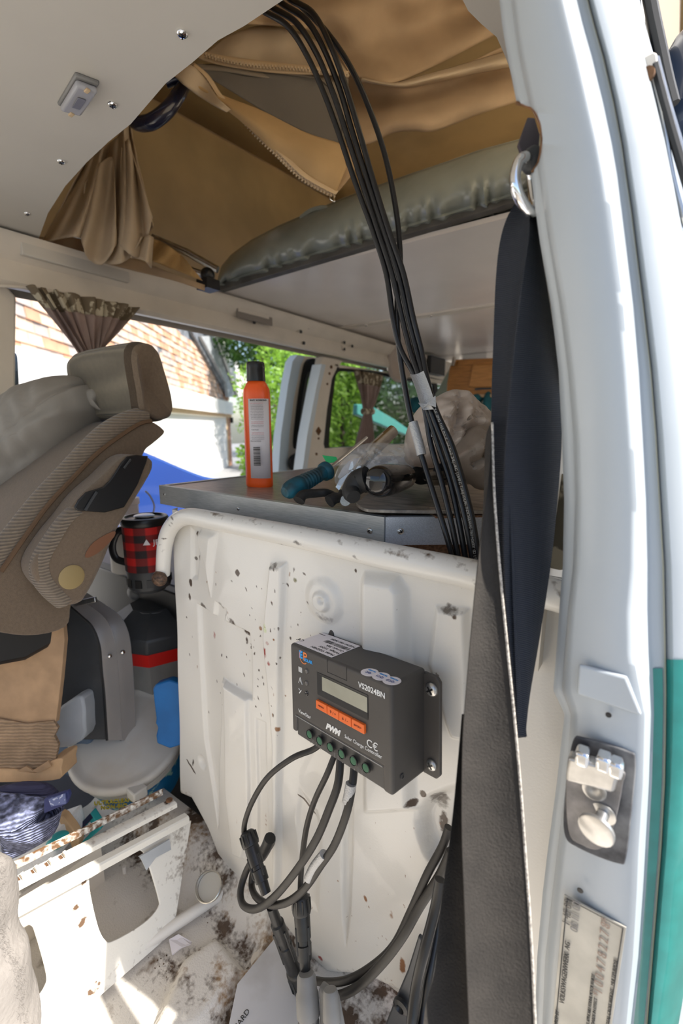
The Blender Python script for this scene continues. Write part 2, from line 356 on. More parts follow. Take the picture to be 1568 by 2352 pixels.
emb([(850, 1308), (925, 1318), (945, 1350), (950, 1480), (960, 1600), (960, 1850), (850, 1850), (845, 1500), (843, 1330)], .016, .013)
emb([(1006, 1388), (1080, 1395), (1085, 1700), (1040, 1690), (1028, 1660), (990, 1520)], .009, .007)
emb([(445, 1212), (512, 1222), (500, 1290), (490, 1368), (478, 1300)], .008, .012)
emb([(438, 1210), (470, 1212), (456, 1330), (440, 1330)], -.004, .008)
emb([(455, 1386), (498, 1408), (503, 1378), (532, 1396), (526, 1420), (586, 1446), (590, 1480), (592, 1600), (520, 1560), (505, 1900), (470, 1700), (458, 1520)], -.007, .005)
emb([(527, 1560), (585, 1595), (588, 1900), (570, 1960), (545, 1950), (530, 1800)], .006, .005)
emb([(600, 1640), (622, 1650), (628, 1960), (602, 1930)], -.004, .004)
emb([(795, 1830), (822, 1830), (815, 2080), (803, 2160), (796, 2080)], -.009, .005)
emb([(700, 1800), (740, 1850), (752, 1900), (740, 2080), (712, 2060), (690, 1860)], -.004, .01)
emb([(958, 1880), (975, 1835), (1010, 1815), (1080, 1810), (1080, 1985), (1000, 1975), (975, 1945)], -.022, .016, 3)
cx_, cz_ = pz(757, 1372); dd = np.hypot(X0-cx_, Z0-cz_)
H += .007*(1-sstep(dd, .020, .036))+.007*(1-sstep(dd, .010, .016)); hx, hz = pz(762, 1367); hd = np.hypot(X0-hx, Z0-hz); H -= .004*(1-sstep(hd, .0035, .0055))
cx_, cz_ = pz(463, 1752); H -= .006*(1-sstep(np.hypot((X0-cx_)*1.3, Z0-cz_), .006, .018))
H += .012*sstep(X0, -.66, -.55)*(1-sstep(X0, -.3, -.1))+.0015*np.sin(X0*31+Z0*9)*np.sin(Z0*17)
H -= .02*(1-sstep(U, 0, .02))                     # folded left edge
H -= .035*sstep(W_, .93, 1)                       # foot of the panel curls under
dirt = np.zeros(X0.shape+(4,)); dirt[..., 3] = 0
def stain_and_shade(x, y, rx, ry, col, s, a=0):
    c0, c1 = pz(x, y); k = .00065; ca, sa = math.cos(math.radians(a)), math.sin(math.radians(a)); dx = (X0-c0)/k; dz = (Z0-c1)/k
    d = np.hypot((dx*ca+dz*sa)/rx, (-dx*sa+dz*ca)/ry); wgt = s*(1-sstep(d, .3, 1.15))
    m_ = wgt > dirt[..., 3]; dirt[m_, :3] = col; dirt[..., 3] = np.maximum(dirt[..., 3], wgt)
BR = (.07, .045, .03); GR = (.16, .14, .12); RD = (.30, .04, .03); RU = (.25, .11, .04); SHADE = (.33, .31, .29)  # last tone paints shade under the round boss, the rest are stains
for x, y, rx, ry, c, s, a in [(459, 1226, 6, 10, BR, 1, 0), (458, 1281, 6, 10, BR, 1, 0), (447, 1283, 8, 7, GR, .8, 0), (439, 1338, 8, 14, BR, .9, 0), (437, 1370, 6, 14, BR, .9, 0), (559, 1311, 11, 11, BR, .85, 0),
                            (470, 1392, 18, 12, GR, .75, -20), (515, 1388, 14, 14, GR, .6, 0), (545, 1425, 22, 14, BR, .55, -25), (574, 1448, 18, 12, BR, .75, -20), (572, 1468, 6, 16, BR, .6, 0), (492, 1460, 9, 14, RD, .45, 0), (628, 1485, 12, 22, RD, .6, 0), (638, 1465, 8, 8, RD, .4, 0), (640, 1510, 8, 10, RD, .5, 0),
                            (612, 1436, 8, 8, RU, .6, 0), (656, 1660, 7, 9, RU, .7, 0), (615, 1547, 4, 8, BR, .6, 0), (650, 1580, 4, 10, RU, .5, 0), (440, 1765, 26, 5, BR, .9, -40), (432, 1752, 16, 4, BR, .9, -45), (442, 1752, 18, 4, BR, .85, 75),
                            (715, 1838, 40, 4, BR, 1, -32), (955, 1830, 14, 12, BR, .8, 30), (975, 1818, 9, 11, BR, .8, 0), (918, 1842, 9, 7, BR, .5, 0), (1000, 1850, 22, 34, GR, .6, 0), (1005, 1910, 12, 30, BR, .75, 0), (930, 2205, 9, 26, RU, .8, 0), (848, 2050, 6, 12, RU, .7, 20), (746, 2185, 10, 8, RD, .6, 0), (905, 2090, 6, 16, RU, .4, 0),
                            (615, 1955, 8, 14, BR, .7, 0), (617, 1880, 5, 50, RU, .3, 0), (562, 1870, 4, 24, RU, .3, 0), (650, 1296, 22, 12, GR, .5, 0), (1040, 1396, 26, 12, GR, .5, 0), (1052, 1408, 7, 7, BR, .6, 0), (758, 1410, 34, 14, SHADE, .4, 0), (632, 1350, 10, 26, (.5, .6, .25), .45, 0), (632, 1430, 10, 16, (.5, .6, .25), .4, 0), (545, 1330, 5, 5, BR, .5, 0), (720, 1378, 8, 5, BR, .5, -20), (690, 1328, 8, 7, (.18, .17, .08), .6, 0), (710, 1312, 10, 4, BR, .5, -30)]:
    stain_and_shade(x, y, rx, ry, c, s, a)
for _ in range(90):                                 # flung brown drips, mostly left half
    x = rng.normal(600, 90); y = rng.uniform(1300, 1650); stain_and_shade(x, y, rng.uniform(1.5, 3.5), rng.uniform(3, 9), BR if rng.random() < .7 else RU, rng.uniform(.45, .8), rng.normal(15, 20))
for _ in range(40): stain_and_shade(rng.uniform(700, 1040), rng.uniform(1850, 2240), rng.uniform(1.5, 3), rng.uniform(2, 7), RU, rng.uniform(.3, .6), rng.normal(20, 20))
cd_ = 1-sstep(Z0-Zb(X0), .0, .05); msk = cd_*.42 > dirt[..., 3]; dirt[msk, :3] = (.28, .20, .14); dirt[..., 3] = np.maximum(dirt[..., 3], cd_*.42)
b = B().grid(np.stack([X0, YP-H, Z0], -1)); mk('pressed_sheet', b, M['panel'], wp, attr=dirt.reshape(-1, 4), ang=80)
b = B().lathe((hx, YP-.0135, hz), (0, -1, 0), [(0, .0048), (.0006, .0046), (.0008, .0001)], 14); mk('bolt_hole', b, M['particle'], wp)
# rolled top edge
rp = smooth([onY(374, 1318, .455), onY(379, 1250, .452), onY(395, 1208, .45), onY(430, 1187, .45), onY(500, 1197, .45), onY(700, 1236, .45), onY(885, 1277, .45), onY(1090, 1320, .45), onY(1265, 1363, .45), onY(1400, 1400, .45)], 10)
rd = np.zeros((len(rp)*14, 4)); rp2 = rp
b = B().tube(rp, [.0125, .0135, .014, .015, .016, .016, .016], 14)
for i in range(len(rp)):
    for k in range(14):
        top = math.sin(2*math.pi*k/14); v_ = np.array(b.v[i*14+k]); c_ = np.array(rp[i])
        if v_[2]-c_[2] > .006: rd[i*14+k] = (.12, .08, .05, .08+.42*rng.random()**5)
        elif rng.random() < .05: rd[i*14+k] = (.06, .04, .03, .45)
mk('rolled_edge', b, M['panel'], wp, attr=rd)
b = B(); q = onY(374, 1322, .45); b.ball(q+V(-.002, -.006, -.004), (.016, .012, .014)); mk('torn_end', b, mat('brown_torn', (.09, .05, .03), .5, var=.7, vs_=200), wp)

# ---- cab floor and the near seat base
fz = -.86
fl = sset('floor', 'white painted metal cab floor with rust, grit and raised pads')
nxf, nyf = 150, 130; gx, gy = np.meshgrid(np.linspace(-1.0, .12, nxf), np.linspace(-.5, .50, nyf), indexing='ij')
hz_ = np.zeros(gx.shape)
def fz_(x, y): q = onZ(x, y, fz); return (q[0], q[1])
def pad(pts, h, soft):
    global hz_
    d = sdpoly(gx, gy, [fz_(*q) for q in pts]); hz_ += h*(1-sstep(d, -soft, soft*.4))
pad([(500, 2160), (575, 2255), (450, 2400), (330, 2420), (420, 2215)], .022, .012)
pad([(610, 2165), (760, 2330), (500, 2480), (560, 2250)], .016, .008)
hz_ += .05*sstep(gy, .40, .47)*sstep(-gx, .35, .5)
fd = np.zeros(gx.shape+(4,)); dn = rng.random((16, 16)); 
def lat(x, y, s):
    xi = (x*s) % 15; yi = (y*s) % 15; a = xi.astype(int); c = yi.astype(int); fx = xi-a; fy = yi-c; fx = fx*fx*(3-2*fx); fy = fy*fy*(3-2*fy)
    return (dn[a, c]*(1-fx)+dn[a+1, c]*fx)*(1-fy)+(dn[a, c+1]*(1-fx)+dn[a+1, c+1]*fx)*fy
nn = .6*lat(gx+3, gy+3, 14)+.4*lat(gx+5, gy+9, 37)
wt = sstep(gx, -.95, -.80)*(1-sstep(gx, -.10, .05))*(.15+.85*sstep(gy, .27, .36))*np.clip((nn-.30)*2.6, 0, 1); wt *= 1-.8*sstep(-gx, .62, .67)*(1-sstep(gy, .36, .42)); wt = np.clip(wt*.95, 0, .85)
fd[..., 0], fd[..., 1], fd[..., 2] = .085, .055, .036; fd[..., 3] = wt
rr_ = (lat(gx+1, gy+2, 22) > .62) & (hz_ > .01); fd[rr_, :3] = (.30, .19, .10); fd[rr_, 3] *= .6; fd[..., 3] *= .45+.75*lat(gx*3+1, gy*3+2, 31)
mk('floor_sheet', B().grid(np.stack([gx, gy, fz+hz_], -1)), M['floorp'], fl, attr=fd.reshape(-1, 4), ang=80)
b = B(); ra = onZ(340, 2165, fz+.016); rb_ = onZ(555, 2022, fz+.016); b.tube([ra-(rb_-ra)*.9, ra, rb_], .010, 10); mk('raised_ridge', b, M['paint'], fl)
b = B(); q = onZ(594, 2205, fz+.005); b.lathe(q-V(0, 0, .006), (0, 0, 1), [(0, .013), (.007, .013), (.009, .010), (.0085, .005), (.004, .004)], 20); mk('floor_plug', b, M['paint_in'], fl)
b = B().box((-.45, .9, -.935), (2.4, 1.0, .03)).box((-.75, 2.3, -.935), (1.7, 1.9, .03)); mk('cargo_floor', b, mat('dark_floor', (.06, .055, .05), .7, var=.3, vs_=20), fl)
b = B().box((-1.25, .0, -.90), (.55, 1.0, .04)); mk('cab_floor_far', b, M['dgrey'], fl)
b = B().box((-.5, -.55, -.5), (1.3, .03, .9)); mk('front_footwell', b, M['paint_in'], fl)

# near seat base: inboard wall with cut-outs and a slotted runner on top
sb = sset('trim_1', 'sunlit white steel seat base with slotted runner and cut-out side openings')
xa = -.66
P0 = lambda x, y: onX(x, y, xa)
wallpts = [(-260, 2205), (0, 2075), (290, 1925), (415, 1858), (455, 1880), (500, 1960), (530, 2030), (400, 2130), (350, 2160), (240, 2260), (120, 2420), (-100, 2600)]
# a sloping sheet from the runner down to the floor, made as a grid so that holes can be cut
def sheetpt(u, v):
    """u along the runner (0 front, 1 rear), v down"""
    a = P0(-300, 2225)*(1-u)+P0(438, 1885)*u; c = onZ(-420, 2850, fz+.01)*(1-u)+onZ(398, 2140, fz+.01)*u
    return a*(1-v)+c*v
def uvof(x, y):
    best = None
    for _ in range(2):
        pass
    # Newton on the bilinear patch against the sight line
    u, v = .5, .3
    r = ray(x, y)
    for _ in range(12):
        p = sheetpt(u, v); e = 1e-4; f0 = V(p@RT/(p@FW)-r@RT, p@UP/(p@FW)-r@UP)
        pu = sheetpt(u+e, v); pv = sheetpt(u, v+e)
        J = np.array([(V(pu@RT/(pu@FW)-r@RT, pu@UP/(pu@FW)-r@UP)-f0)/e, (V(pv@RT/(pv@FW)-r@RT, pv@UP/(pv@FW)-r@UP)-f0)/e]).T
        du = np.linalg.solve(J, -f0); u += du[0]; v += du[1]
    return (u, v)
hole1 = [tuple(q) for q in smooth([V(*uvof(*q)) for q in [(204, 2030), (218, 2010), (300, 1962), (325, 1955), (340, 1985), (362, 2060), (362, 2085), (330, 2120), (262, 2160), (240, 2158), (222, 2120)]], 6, True)]
hole2 = [tuple(q) for q in smooth([V(*uvof(*q)) for q in [(18, 2150), (45, 2124), (70, 2125), (82, 2150), (105, 2235), (102, 2265), (80, 2295), (60, 2298), (10, 2260)]], 6, True)]
nu, nv = 300, 200; b = B(); uu = np.linspace(0, 1.0, nu); vv = np.linspace(0, 1, nv)
UU, VV = np.meshgrid(uu, vv, indexing='ij'); d1 = np.minimum(sdpoly(UU, VV, hole1), sdpoly(UU, VV, hole2))
P = np.array([[sheetpt(u, v) for v in vv] for u in uu]); b.v = [tuple(q) for q in P.reshape(-1, 3)]
hcell = 1/nv
gu, gv_ = np.gradient(d1, uu, vv); gl = np.sqrt(gu**2+gv_**2)+1e-9; near = np.abs(d1) < .7*hcell
U2 = np.where(near, UU-d1*gu/gl, UU); V2 = np.where(near, VV-d1*gv_/gl, VV)
for i_, j_ in zip(*np.nonzero(near)): b.v[i_*nv+j_] = tuple(sheetpt(U2[i_, j_], V2[i_, j_]))
ok = (d1 > 0) | near
b.f = [(i*nv+j, i*nv+j+1, (i+1)*nv+j+1, (i+1)*nv+j) for i in range(nu-1) for j in range(nv-1) if ok[i, j] and ok[i+1, j] and ok[i, j+1] and ok[i+1, j+1] and not (near[i, j] and near[i+1, j] and near[i, j+1] and near[i+1, j+1])]
sdirt = np.zeros((nu*nv, 4)); g = (sstep(UU, .8, 1.0)*.45*(lat(UU*2+3, VV+3, 9))+.35*sstep(VV, .75, 1)*lat(UU*2+3, VV+3, 12)).ravel(); sdirt[:, :3] = (.20, .15, .11); sdirt[:, 3] = g
o = mk('side_sheet', b, M['seatp'], sb, attr=sdirt, ang=60, solid=.0025)
b = B().box((-.80, .02, -.835), (.02, .62, .11)); mk('far_inner_wall', b, M['paint_in'], sb)
ia = onX(285, 1990, -.775); ib = onX(300, 2130, -.775); b = B().tube([ia, ib, ib+V(0, 0, -.05)], .004, 8); mk('inner_seam_pipe', b, M['paint'], sb)
b = B(); q = onX(352, 2070, -.785); b.lathe(q, (1, 0, 0), [(0, .016), (.01, .016), (.012, .012), (.006, .008)], 20); mk('inner_bolt', b, M['paint_in'], sb)
b = B().box((-.74, .12, -.885), (.12, .62, .02)); mk('inner_floor', b, M['paint_in'], sb)
# runner: three parallel folded strips
rail = thing('seat_runner', 'rusty white slotted steel seat runner on the sunlit seat base', 'seat rail')
def RL(x, y, lift=0, dx=0): return onX(x, y, xa)+V(dx, 0, lift)
def strip(name, pa, pb, wd, ht, m_, parent, att=None):
    b = B(); L = [pa, pb]; d = unit(pb-pa); u = V(0, 0, 1); s_ = unit(np.cross(d, u)); n = 60
    P = []
    prof = [(-wd/2, -ht/2), (-wd/2, ht*.3), (-wd*.35, ht/2), (wd*.35, ht/2), (wd/2, ht*.3), (wd/2, -ht/2), (-wd/2, -ht/2)]
    for i in range(n):
        c = pa*(1-i/(n-1))+pb*(i/(n-1)); P.append([c+s_*x+u*z for x, z in prof])
    a = np.zeros((n*len(prof), 4)); a[:, :3] = (.16, .085, .04)
    if att: a[:, 3] = np.clip(att*(.4+rng.random(n*len(prof))), 0, 1)
    b.grid(P); b.f += [tuple(range(len(prof)-1)), tuple((n-1)*len(prof)+k for k in range(len(prof)-1))]
    return mk(name, b, m_, parent, attr=a, ang=35)
strip('rusty_lip', RL(-200, 2148, 0, -.03), RL(395, 1836, 0, -.03), .004, .012, M['seatp'], rail, .5)
strip('slotted_track', RL(-200, 2165, -.002, -.012), RL(408, 1848, -.002, -.012), .020, .010, M['seatp'], rail, .18)
strip('outer_fold', RL(-200, 2205, 0, .006), RL(424, 1874, 0, .006), .016, .014, M['seatp'], rail, .06)
for i in range(7):
    x = 148-i*33.; y = 1985+i*17.5; q = RL(x, y, .0035, -.012)
    b = B().box(q, (.008, .005, .002)); mk('slot', b, M['rust'], rail, flat=True)
    b = B().box(q+V(.003, .006, .003), (.009, .004, .006)); mk('tooth', b, M['paint_in'], rail, flat=True)
b = B(); b.prism([RL(308, 1958, 0, .012), RL(378, 1918, 0, .012), RL(380, 1940, 0, .014), RL(345, 1958, 0, .014), RL(322, 1985, 0, .016), RL(312, 1962, 0, .014)], (.003, 0, 0)); mk('torn_tape_tab', b, M['lgrey'], rail)
b = B(); b.lathe(RL(398, 1850, .004, -.012), (0, 0, 1), [(0, .006), (.0015, .006), (.002, .0001)], 14); mk('rivet_hole', b, M['rust'], rail)

# ---- near side B pillar, lofted from its pressed sections
wr = sset('wall_right', 'curved white door pillar with teal lower paint beside the seat belts')
ys = [-60, 60, 130, 235, 330, 400, 480, 560, 700, 850, 1000, 1150, 1300, 1400, 1500, 1590, 1640, 1800, 1950, 2050, 2200, 2352, 2450]
def col(pts): p = np.array(pts, float); return lambda y: np.interp(y, p[:, 1], p[:, 0])
E0 = col([(1140, -60), (1153, 60), (1165, 130), (1186, 235), (1206, 330), (1218, 400), (1229, 480), (1240, 560), (1265, 700), (1282, 850), (1290, 1000), (1295, 1150), (1292, 1300), (1284, 1400), (1277, 1500), (1270, 1585), (1296, 1640), (1278, 1800), (1258, 1950), (1246, 2050), (1233, 2200), (1228, 2352), (1222, 2450)])
E1 = col([(1165, -60), (1180, 60), (1190, 130), (1213, 235), (1228, 330), (1236, 400), (1248, 480), (1260, 560), (1284, 700), (1303, 850), (1316, 1000), (1320, 1150), (1315, 1300), (1304, 1400), (1296, 1500), (1290, 1585), (1310, 1640), (1300, 1800), (1280, 1950), (1268, 2050), (1252, 2200), (1245, 2352), (1240, 2450)])
E2 = col([(1285, -60), (1314, 60), (1332, 130), (1356, 235), (1378, 330), (1391, 400), (1403, 480), (1413, 560), (1431, 700), (1444, 850), (1454, 1000), (1462, 1150), (1460, 1300), (1451, 1400), (1453, 1500), (1466, 1570), (1480, 1640), (1476, 1800), (1466, 1950), (1462, 2050), (1453, 2200), (1438, 2352), (1428, 2450)])
E3 = col([(1311, -60), (1340, 60), (1360, 130), (1386, 235), (1406, 330), (1418, 400), (1428, 480), (1438, 560), (1455, 700), (1468, 850), (1477, 1000), (1485, 1150), (1489, 1300), (1490, 1400), (1493, 1500), (1496, 1590), (1497, 1640), (1492, 1800), (1484, 1950), (1478, 2050), (1467, 2200), (1450, 2352), (1440, 2450)])
E4 = col([(1335, -60), (1366, 60), (1386, 130), (1410, 235), (1428, 330), (1438, 400), (1450, 480), (1460, 560), (1478, 700), (1496, 850), (1508, 1000), (1517, 1150), (1526, 1300), (1528, 1400), (1530, 1500), (1531, 1590), (1530, 1700), (1528, 1800), (1520, 1950), (1512, 2050), (1500, 2200), (1488, 2352), (1478, 2450)])
E5 = col([(1385, -60), (1420, 60), (1436, 130), (1462, 235), (1482, 330), (1492, 400), (1505, 480), (1515, 560), (1536, 700), (1554, 850), (1570, 1000), (1580, 1150), (1590, 1300), (1592, 1400), (1592, 1500), (1590, 1590), (1585, 1700), (1576, 1800), (1560, 1950), (1550, 2050), (1538, 2200), (1516, 2352), (1500, 2450)])
E6 = col([(1455, -60), (1482, 60), (1502, 130), (1528, 235), (1552, 330), (1575, 430), (1600, 560), (1640, 850), (1680, 1150), (1700, 1500), (1690, 1800), (1660, 2050), (1600, 2352), (1580, 2450)])
ysd = np.array(sorted(set(ys) | set(range(-60, 2451, 40))), float)
def loft(cols, name, m_, dent=None):
    rows = []
    for y in ysd:
        r = []
        for f_, Yv in cols: r.append(onY(float(f_(y)), y, Yv))
        rows.append(r)
    return B().grid(rows)
mixc = lambda fa, fb, t: (lambda y: fa(y)*(1-t)+fb(y)*t)
inner = [(E0, .43), (E0, .405), (E0, .400), (mixc(E0, E1, .5), .396), (E1, .395), (mixc(E0, E1, 1.05), .388), (mixc(E1, E2, .06), .381), (mixc(E1, E2, .12), .378), (mixc(E1, E2, .5), .372), (mixc(E1, E2, .9), .370), (E2, .372), (mixc(E2, E3, .15), .376), (mixc(E2, E3, .9), .398), (E3, .402), (mixc(E3, E4, .3), .404), (mixc(E3, E4, .85), .405), (E4, .410), (mixc(E3, E4, 1.06), .408), (mixc(E4, E5, .25), .400), (mixc(E4, E5, .75), .402), (E5, .406)]
# the upper flange is notched round the belt ring
notch = [(1188, 240), (1212, 236), (1232, 262), (1243, 292), (1245, 332), (1236, 372), (1228, 402), (1219, 398), (1100, 400), (1100, 245)]
b = B(); rows = []; ysf = np.arange(-60, 2451, 9.)
nf = np.array([(1186, 236), (1214, 238), (1230, 258), (1242, 285), (1246, 320), (1243, 350), (1236, 375), (1222, 396), (1218, 400)], float)
def E0n(y):
    e = float(E0(y))
    if 238 <= y <= 400: return max(e, float(np.interp(y, [238, 244, 258, 285, 320, 350, 375, 396, 400], [1186, 1218, 1231, 1242, 1246, 1243, 1237, 1222, 1218])))
    return e
for y in ysf:
    r = []; e0 = E0n(y)
    for f_, Yv in inner: r.append(onY(max(float(f_(y)), e0), y, Yv))
    rows.append(r)
gp = np.array(rows)
# recess for the striker
yy, kk = np.meshgrid(ysf, np.arange(len(inner)), indexing='ij')
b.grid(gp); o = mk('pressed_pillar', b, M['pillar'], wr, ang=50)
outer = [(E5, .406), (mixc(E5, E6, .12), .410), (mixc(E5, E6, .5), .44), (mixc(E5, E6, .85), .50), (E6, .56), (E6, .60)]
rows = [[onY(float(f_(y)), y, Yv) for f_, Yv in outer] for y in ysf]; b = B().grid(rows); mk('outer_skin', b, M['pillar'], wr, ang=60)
def band(name, cols, y0, y1, m_, off=.0012):
    yv = np.arange(y0, y1, 12.); rows = [[onY(float(f_(y)), y, Yv)*(1-off/.4) for f_, Yv in cols] for y in yv]; mk(name, B().grid(rows), m_, wr, ang=60)
tl = mixc(E3, E4, 0)
band('teal_channel_paint', [(mixc(E3, E4, .05), .404), (mixc(E3, E4, .3), .404), (mixc(E3, E4, .75), .405)], 1535, 2450, M['teal'])
band('teal_skin_paint', [(mixc(E3, E4, .98), .409), (mixc(E3, E4, 1.06), .407), (mixc(E4, E5, .25), .400), (mixc(E4, E5, .75), .402), (E5, .406), (mixc(E5, E6, .12), .410), (mixc(E5, E6, .5), .44)], 1515, 2450, M['teal'])
band('old_sealer_line', [(mixc(E3, E4, .86), .404), (mixc(E3, E4, .95), .405)], -60, 2450, mat('sealer', (.45, .42, .30), .7), .0016)
# embossed boss above the striker
def PY(x, y, Yv=.371): return onY(x, y, Yv)
b = B().prism([PY(1330, 1522), PY(1440, 1550), PY(1475, 1640), PY(1325, 1590)], (0, -.004, 0)); mk('raised_boss', b, M['pillar'], wr, bevel=.004, seg=3)
b = B(); q = PY(1397, 1642, .368); b.lathe(q, (0, -1, 0), [(0, .0022), (.0005, .0021), (.0006, .0001)], 12); mk('plug_hole', b, M['blk'], wr)
b = B(); q = PY(1332, 2045, .368); b.lathe(q, (0, -1, 0), [(0, .0024), (.0005, .0023), (.0006, .0001)], 12); mk('plug_hole', b, M['blk'], wr)
# striker recess, plate, keeper and stud
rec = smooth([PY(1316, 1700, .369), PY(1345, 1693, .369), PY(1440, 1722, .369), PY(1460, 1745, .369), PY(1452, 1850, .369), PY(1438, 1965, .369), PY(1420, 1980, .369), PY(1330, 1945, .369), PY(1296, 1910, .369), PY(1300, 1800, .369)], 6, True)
b = B().prism(rec, (0, -.002, 0)); mk('striker_recess', b, mat('recess_shade_worn', (.035, .035, .04), .55, col2=(.22, .22, .22), vs_=30, thr=(.42, .68)), wr, bevel=.0015)  # raised pad: dark tone stands for shade in the recess, blotches are wear
st = thing('door_striker', 'chrome door striker plate with stud bolted to the white pillar', 'door latch')
b = B().prism(smooth([PY(1312, 1740, .366), PY(1425, 1765, .366), PY(1430, 1800, .366), PY(1408, 1900, .366), PY(1380, 1945, .366), PY(1340, 1938, .366), PY(1305, 1900, .366)], 5, True), (0, -.0025, 0)); mk('base_plate', b, mat('worn_plate', (.20, .19, .185), .45, metal=.5, var=.3, vs_=60), st, bevel=.0006)
fr = frame(PY(1362, 1765, .362), (1, 0, 0), (0, 1, 0), (0, 0, 1))
kp = [PY(1303, 1740, .350), PY(1424, 1772, .350), PY(1410, 1824, .350), PY(1297, 1795, .350)]
b = B().prism(kp, (0, .012, 0)); mk('keeper_bar', b, M['zinc'], st, bevel=.0025, seg=3)
for xs in ((1316, 1712, 1360, 1748), (1362, 1722, 1410, 1762), (1400, 1735, 1428, 1775)):
    b = B(); c_ = PY((xs[0]+xs[2])/2, (xs[1]+xs[3])/2+6, .356); b.box(c_, (.010, .014, .012)); mk('keeper_lug', b, M['chrome'], st, bevel=.0025, seg=3)
b = B().lathe(PY(1365, 1812, .364), (0, -1, 0), [(0, .0085), (.002, .0085), (.0025, .006), (.001, .003)], 20); mk('bolt_head', b, M['zinc'], st)
b = B().lathe(PY(1385, 1868, .364), (-.15, -1, -.12), [(0, .009), (.001, .009), (.0012, .0045), (.016, .0045), (.0165, .0125), (.019, .0125), (.0195, .0115)], 22); mk('striker_stud', b, M['zinc'], st)
# identification plate
idf = [PY(1296, 2052, .3695), PY(1438, 2128, .3695), PY(1395, 2420, .3695), PY(1262, 2420, .3695)]
ip = thing('identification_plate', 'worn metal identification plate with sideways print on the pillar', 'plate')
b = B().prism(idf, (0, -.0012, 0)); mk('plate', b, M['idp'], ip, bevel=.0003)
tx = unit(idf[0]-idf[3]); tn = V(0, -1, 0); tx = unit(tx-tn*(tx@tn)); ty = np.cross(tn, tx)
def idt(s, x, y, size, m_=None, sx=1):
    text(s, size, frame(onY(x, y, .3672), tx, ty, tn), m_ or M['ink'], ip, align='LEFT', sx=sx)
b = B(); bq = [onY(x, y, .3674) for x, y in [(1302, 2064), (1430, 2132), (1388, 2410), (1270, 2410)]]; b.tube(bq+[bq[0]], .0004, 4); mk('plate_border', b, M['ink'], ip)
idt('VOLKSWAGENWERK  AG', 1290, 2305, .0058); idt('MANUFACTURED BY', 1272, 2400, .0042)
idt('THIS VEHICLE CONFORMS TO ALL APPLICABLE FEDERAL MOTOR VEHICLE', 1340, 2440, .0036, sx=.8); idt('SAFETY STANDARDS IN EFFECT', 1356, 2400, .0036)
idt('*1 0 0 4 7 8 2 2 7 8*', 1372, 2290, .0095, mat('stamped', (.33, .24, .19), .7)); idt('TOTAL GROSS WEIGHT   MULTIPURPOSE', 1395, 2360, .0038)
idt('00 11 00', 1318, 2140, .0085, mat('stamped_grey', (.28, .26, .24), .7)); idt('1 45 00', 1300, 2125, .0085, M['mesh'])
# ---- front headliner board with the roof opening, cantrails, rear ceiling board
cl = sset('ceiling', 'off-white overhead board with a curved roof opening, pan head screws in its surface')
edge = [(1182, 190), (1160, 130), (1140, 85), (1105, 55), (1075, 25), (1052, -20), (1000, -60), (800, -90), (700, -25), (650, 0), (560, 60), (500, 93), (440, 145), (380, 192), (300, 285), (250, 325), (200, 372), (150, 427), (110, 490), (90, 545), (84, 574)]
cz0 = .5
ep = [onZ(x, y, cz0) for x, y in edge]
ep[6] = V(-.32, .50, cz0); ep[7] = V(-.38, .488, cz0); ep[8] = V(-.41, .487, cz0)
poly = [V(-.09, .72, cz0)]+ep+[V(-1.56, .70, cz0), V(-1.56, -.9, cz0), V(-.09, -.9, cz0)]
b = B().prism(poly, (0, 0, .012)); mk('headliner_board', b, M['board'], cl, flat=True)
def ceilscrew(x, y): screw(cl, onZ(x, y, cz0), (0, 0, -1), .0075, M['chrome'], up=V(0, 1, 0))
for x, y in [(418, 76), (258, 239), (140, 370), (62, 490), (37, 566)]:
    if (x, y) != (37, 566): ceilscrew(x, y)
b = B(); q = onZ(37, 566, cz0); b.lathe(q, (0, 0, -1), [(0, .003), (.0006, .003), (.0008, .0001)], 10); mk('pin_hole', b, M['blk'], cl)
b = B().box((-.125, 2.02, .505), (.11, 2.5, .02)); mk('near_side_rail', b, M['board'], cl)
b = B().box((-.06, -.75, .455), (.05, 2.5, .13)).box((-.10, 2.2, .465), (.04, 3.2, .11)); mk('door_header', b, M['paint'], cl)
b = B().prism([V(-.12, .80, .514), V(-.12, 1.3, .514), V(-.235, 1.3, .514), V(-.245, .80, .514)], (0, 0, .01)); mk('opening_corner', b, M['paint_in'], cl)
rc = sset('ceiling_rear', 'glossy pale board ceiling behind the roof bed with an aluminium seam strip')
b = B().box((-.83, 1.64, .506), (1.42, .80, .012)); mk('front_board', b, M['gloss'], rc)
b = B().box((-.83, 2.87, .506), (1.42, 1.62, .012)); mk('rear_board', b, M['gloss'], rc)
b = B().box((-.83, 2.05, .497), (1.42, .055, .006)); mk('seam_strip', b, M['paint_in'], rc)
for xx in (-1.3, -.95, -.6): screw(rc, (xx, 2.05, .494), (0, 0, -1), .008, M['steel'], up=V(0, 1, 0))
wl = sset('wall_left', 'far side van wall of painted cantrail, door posts and window openings')
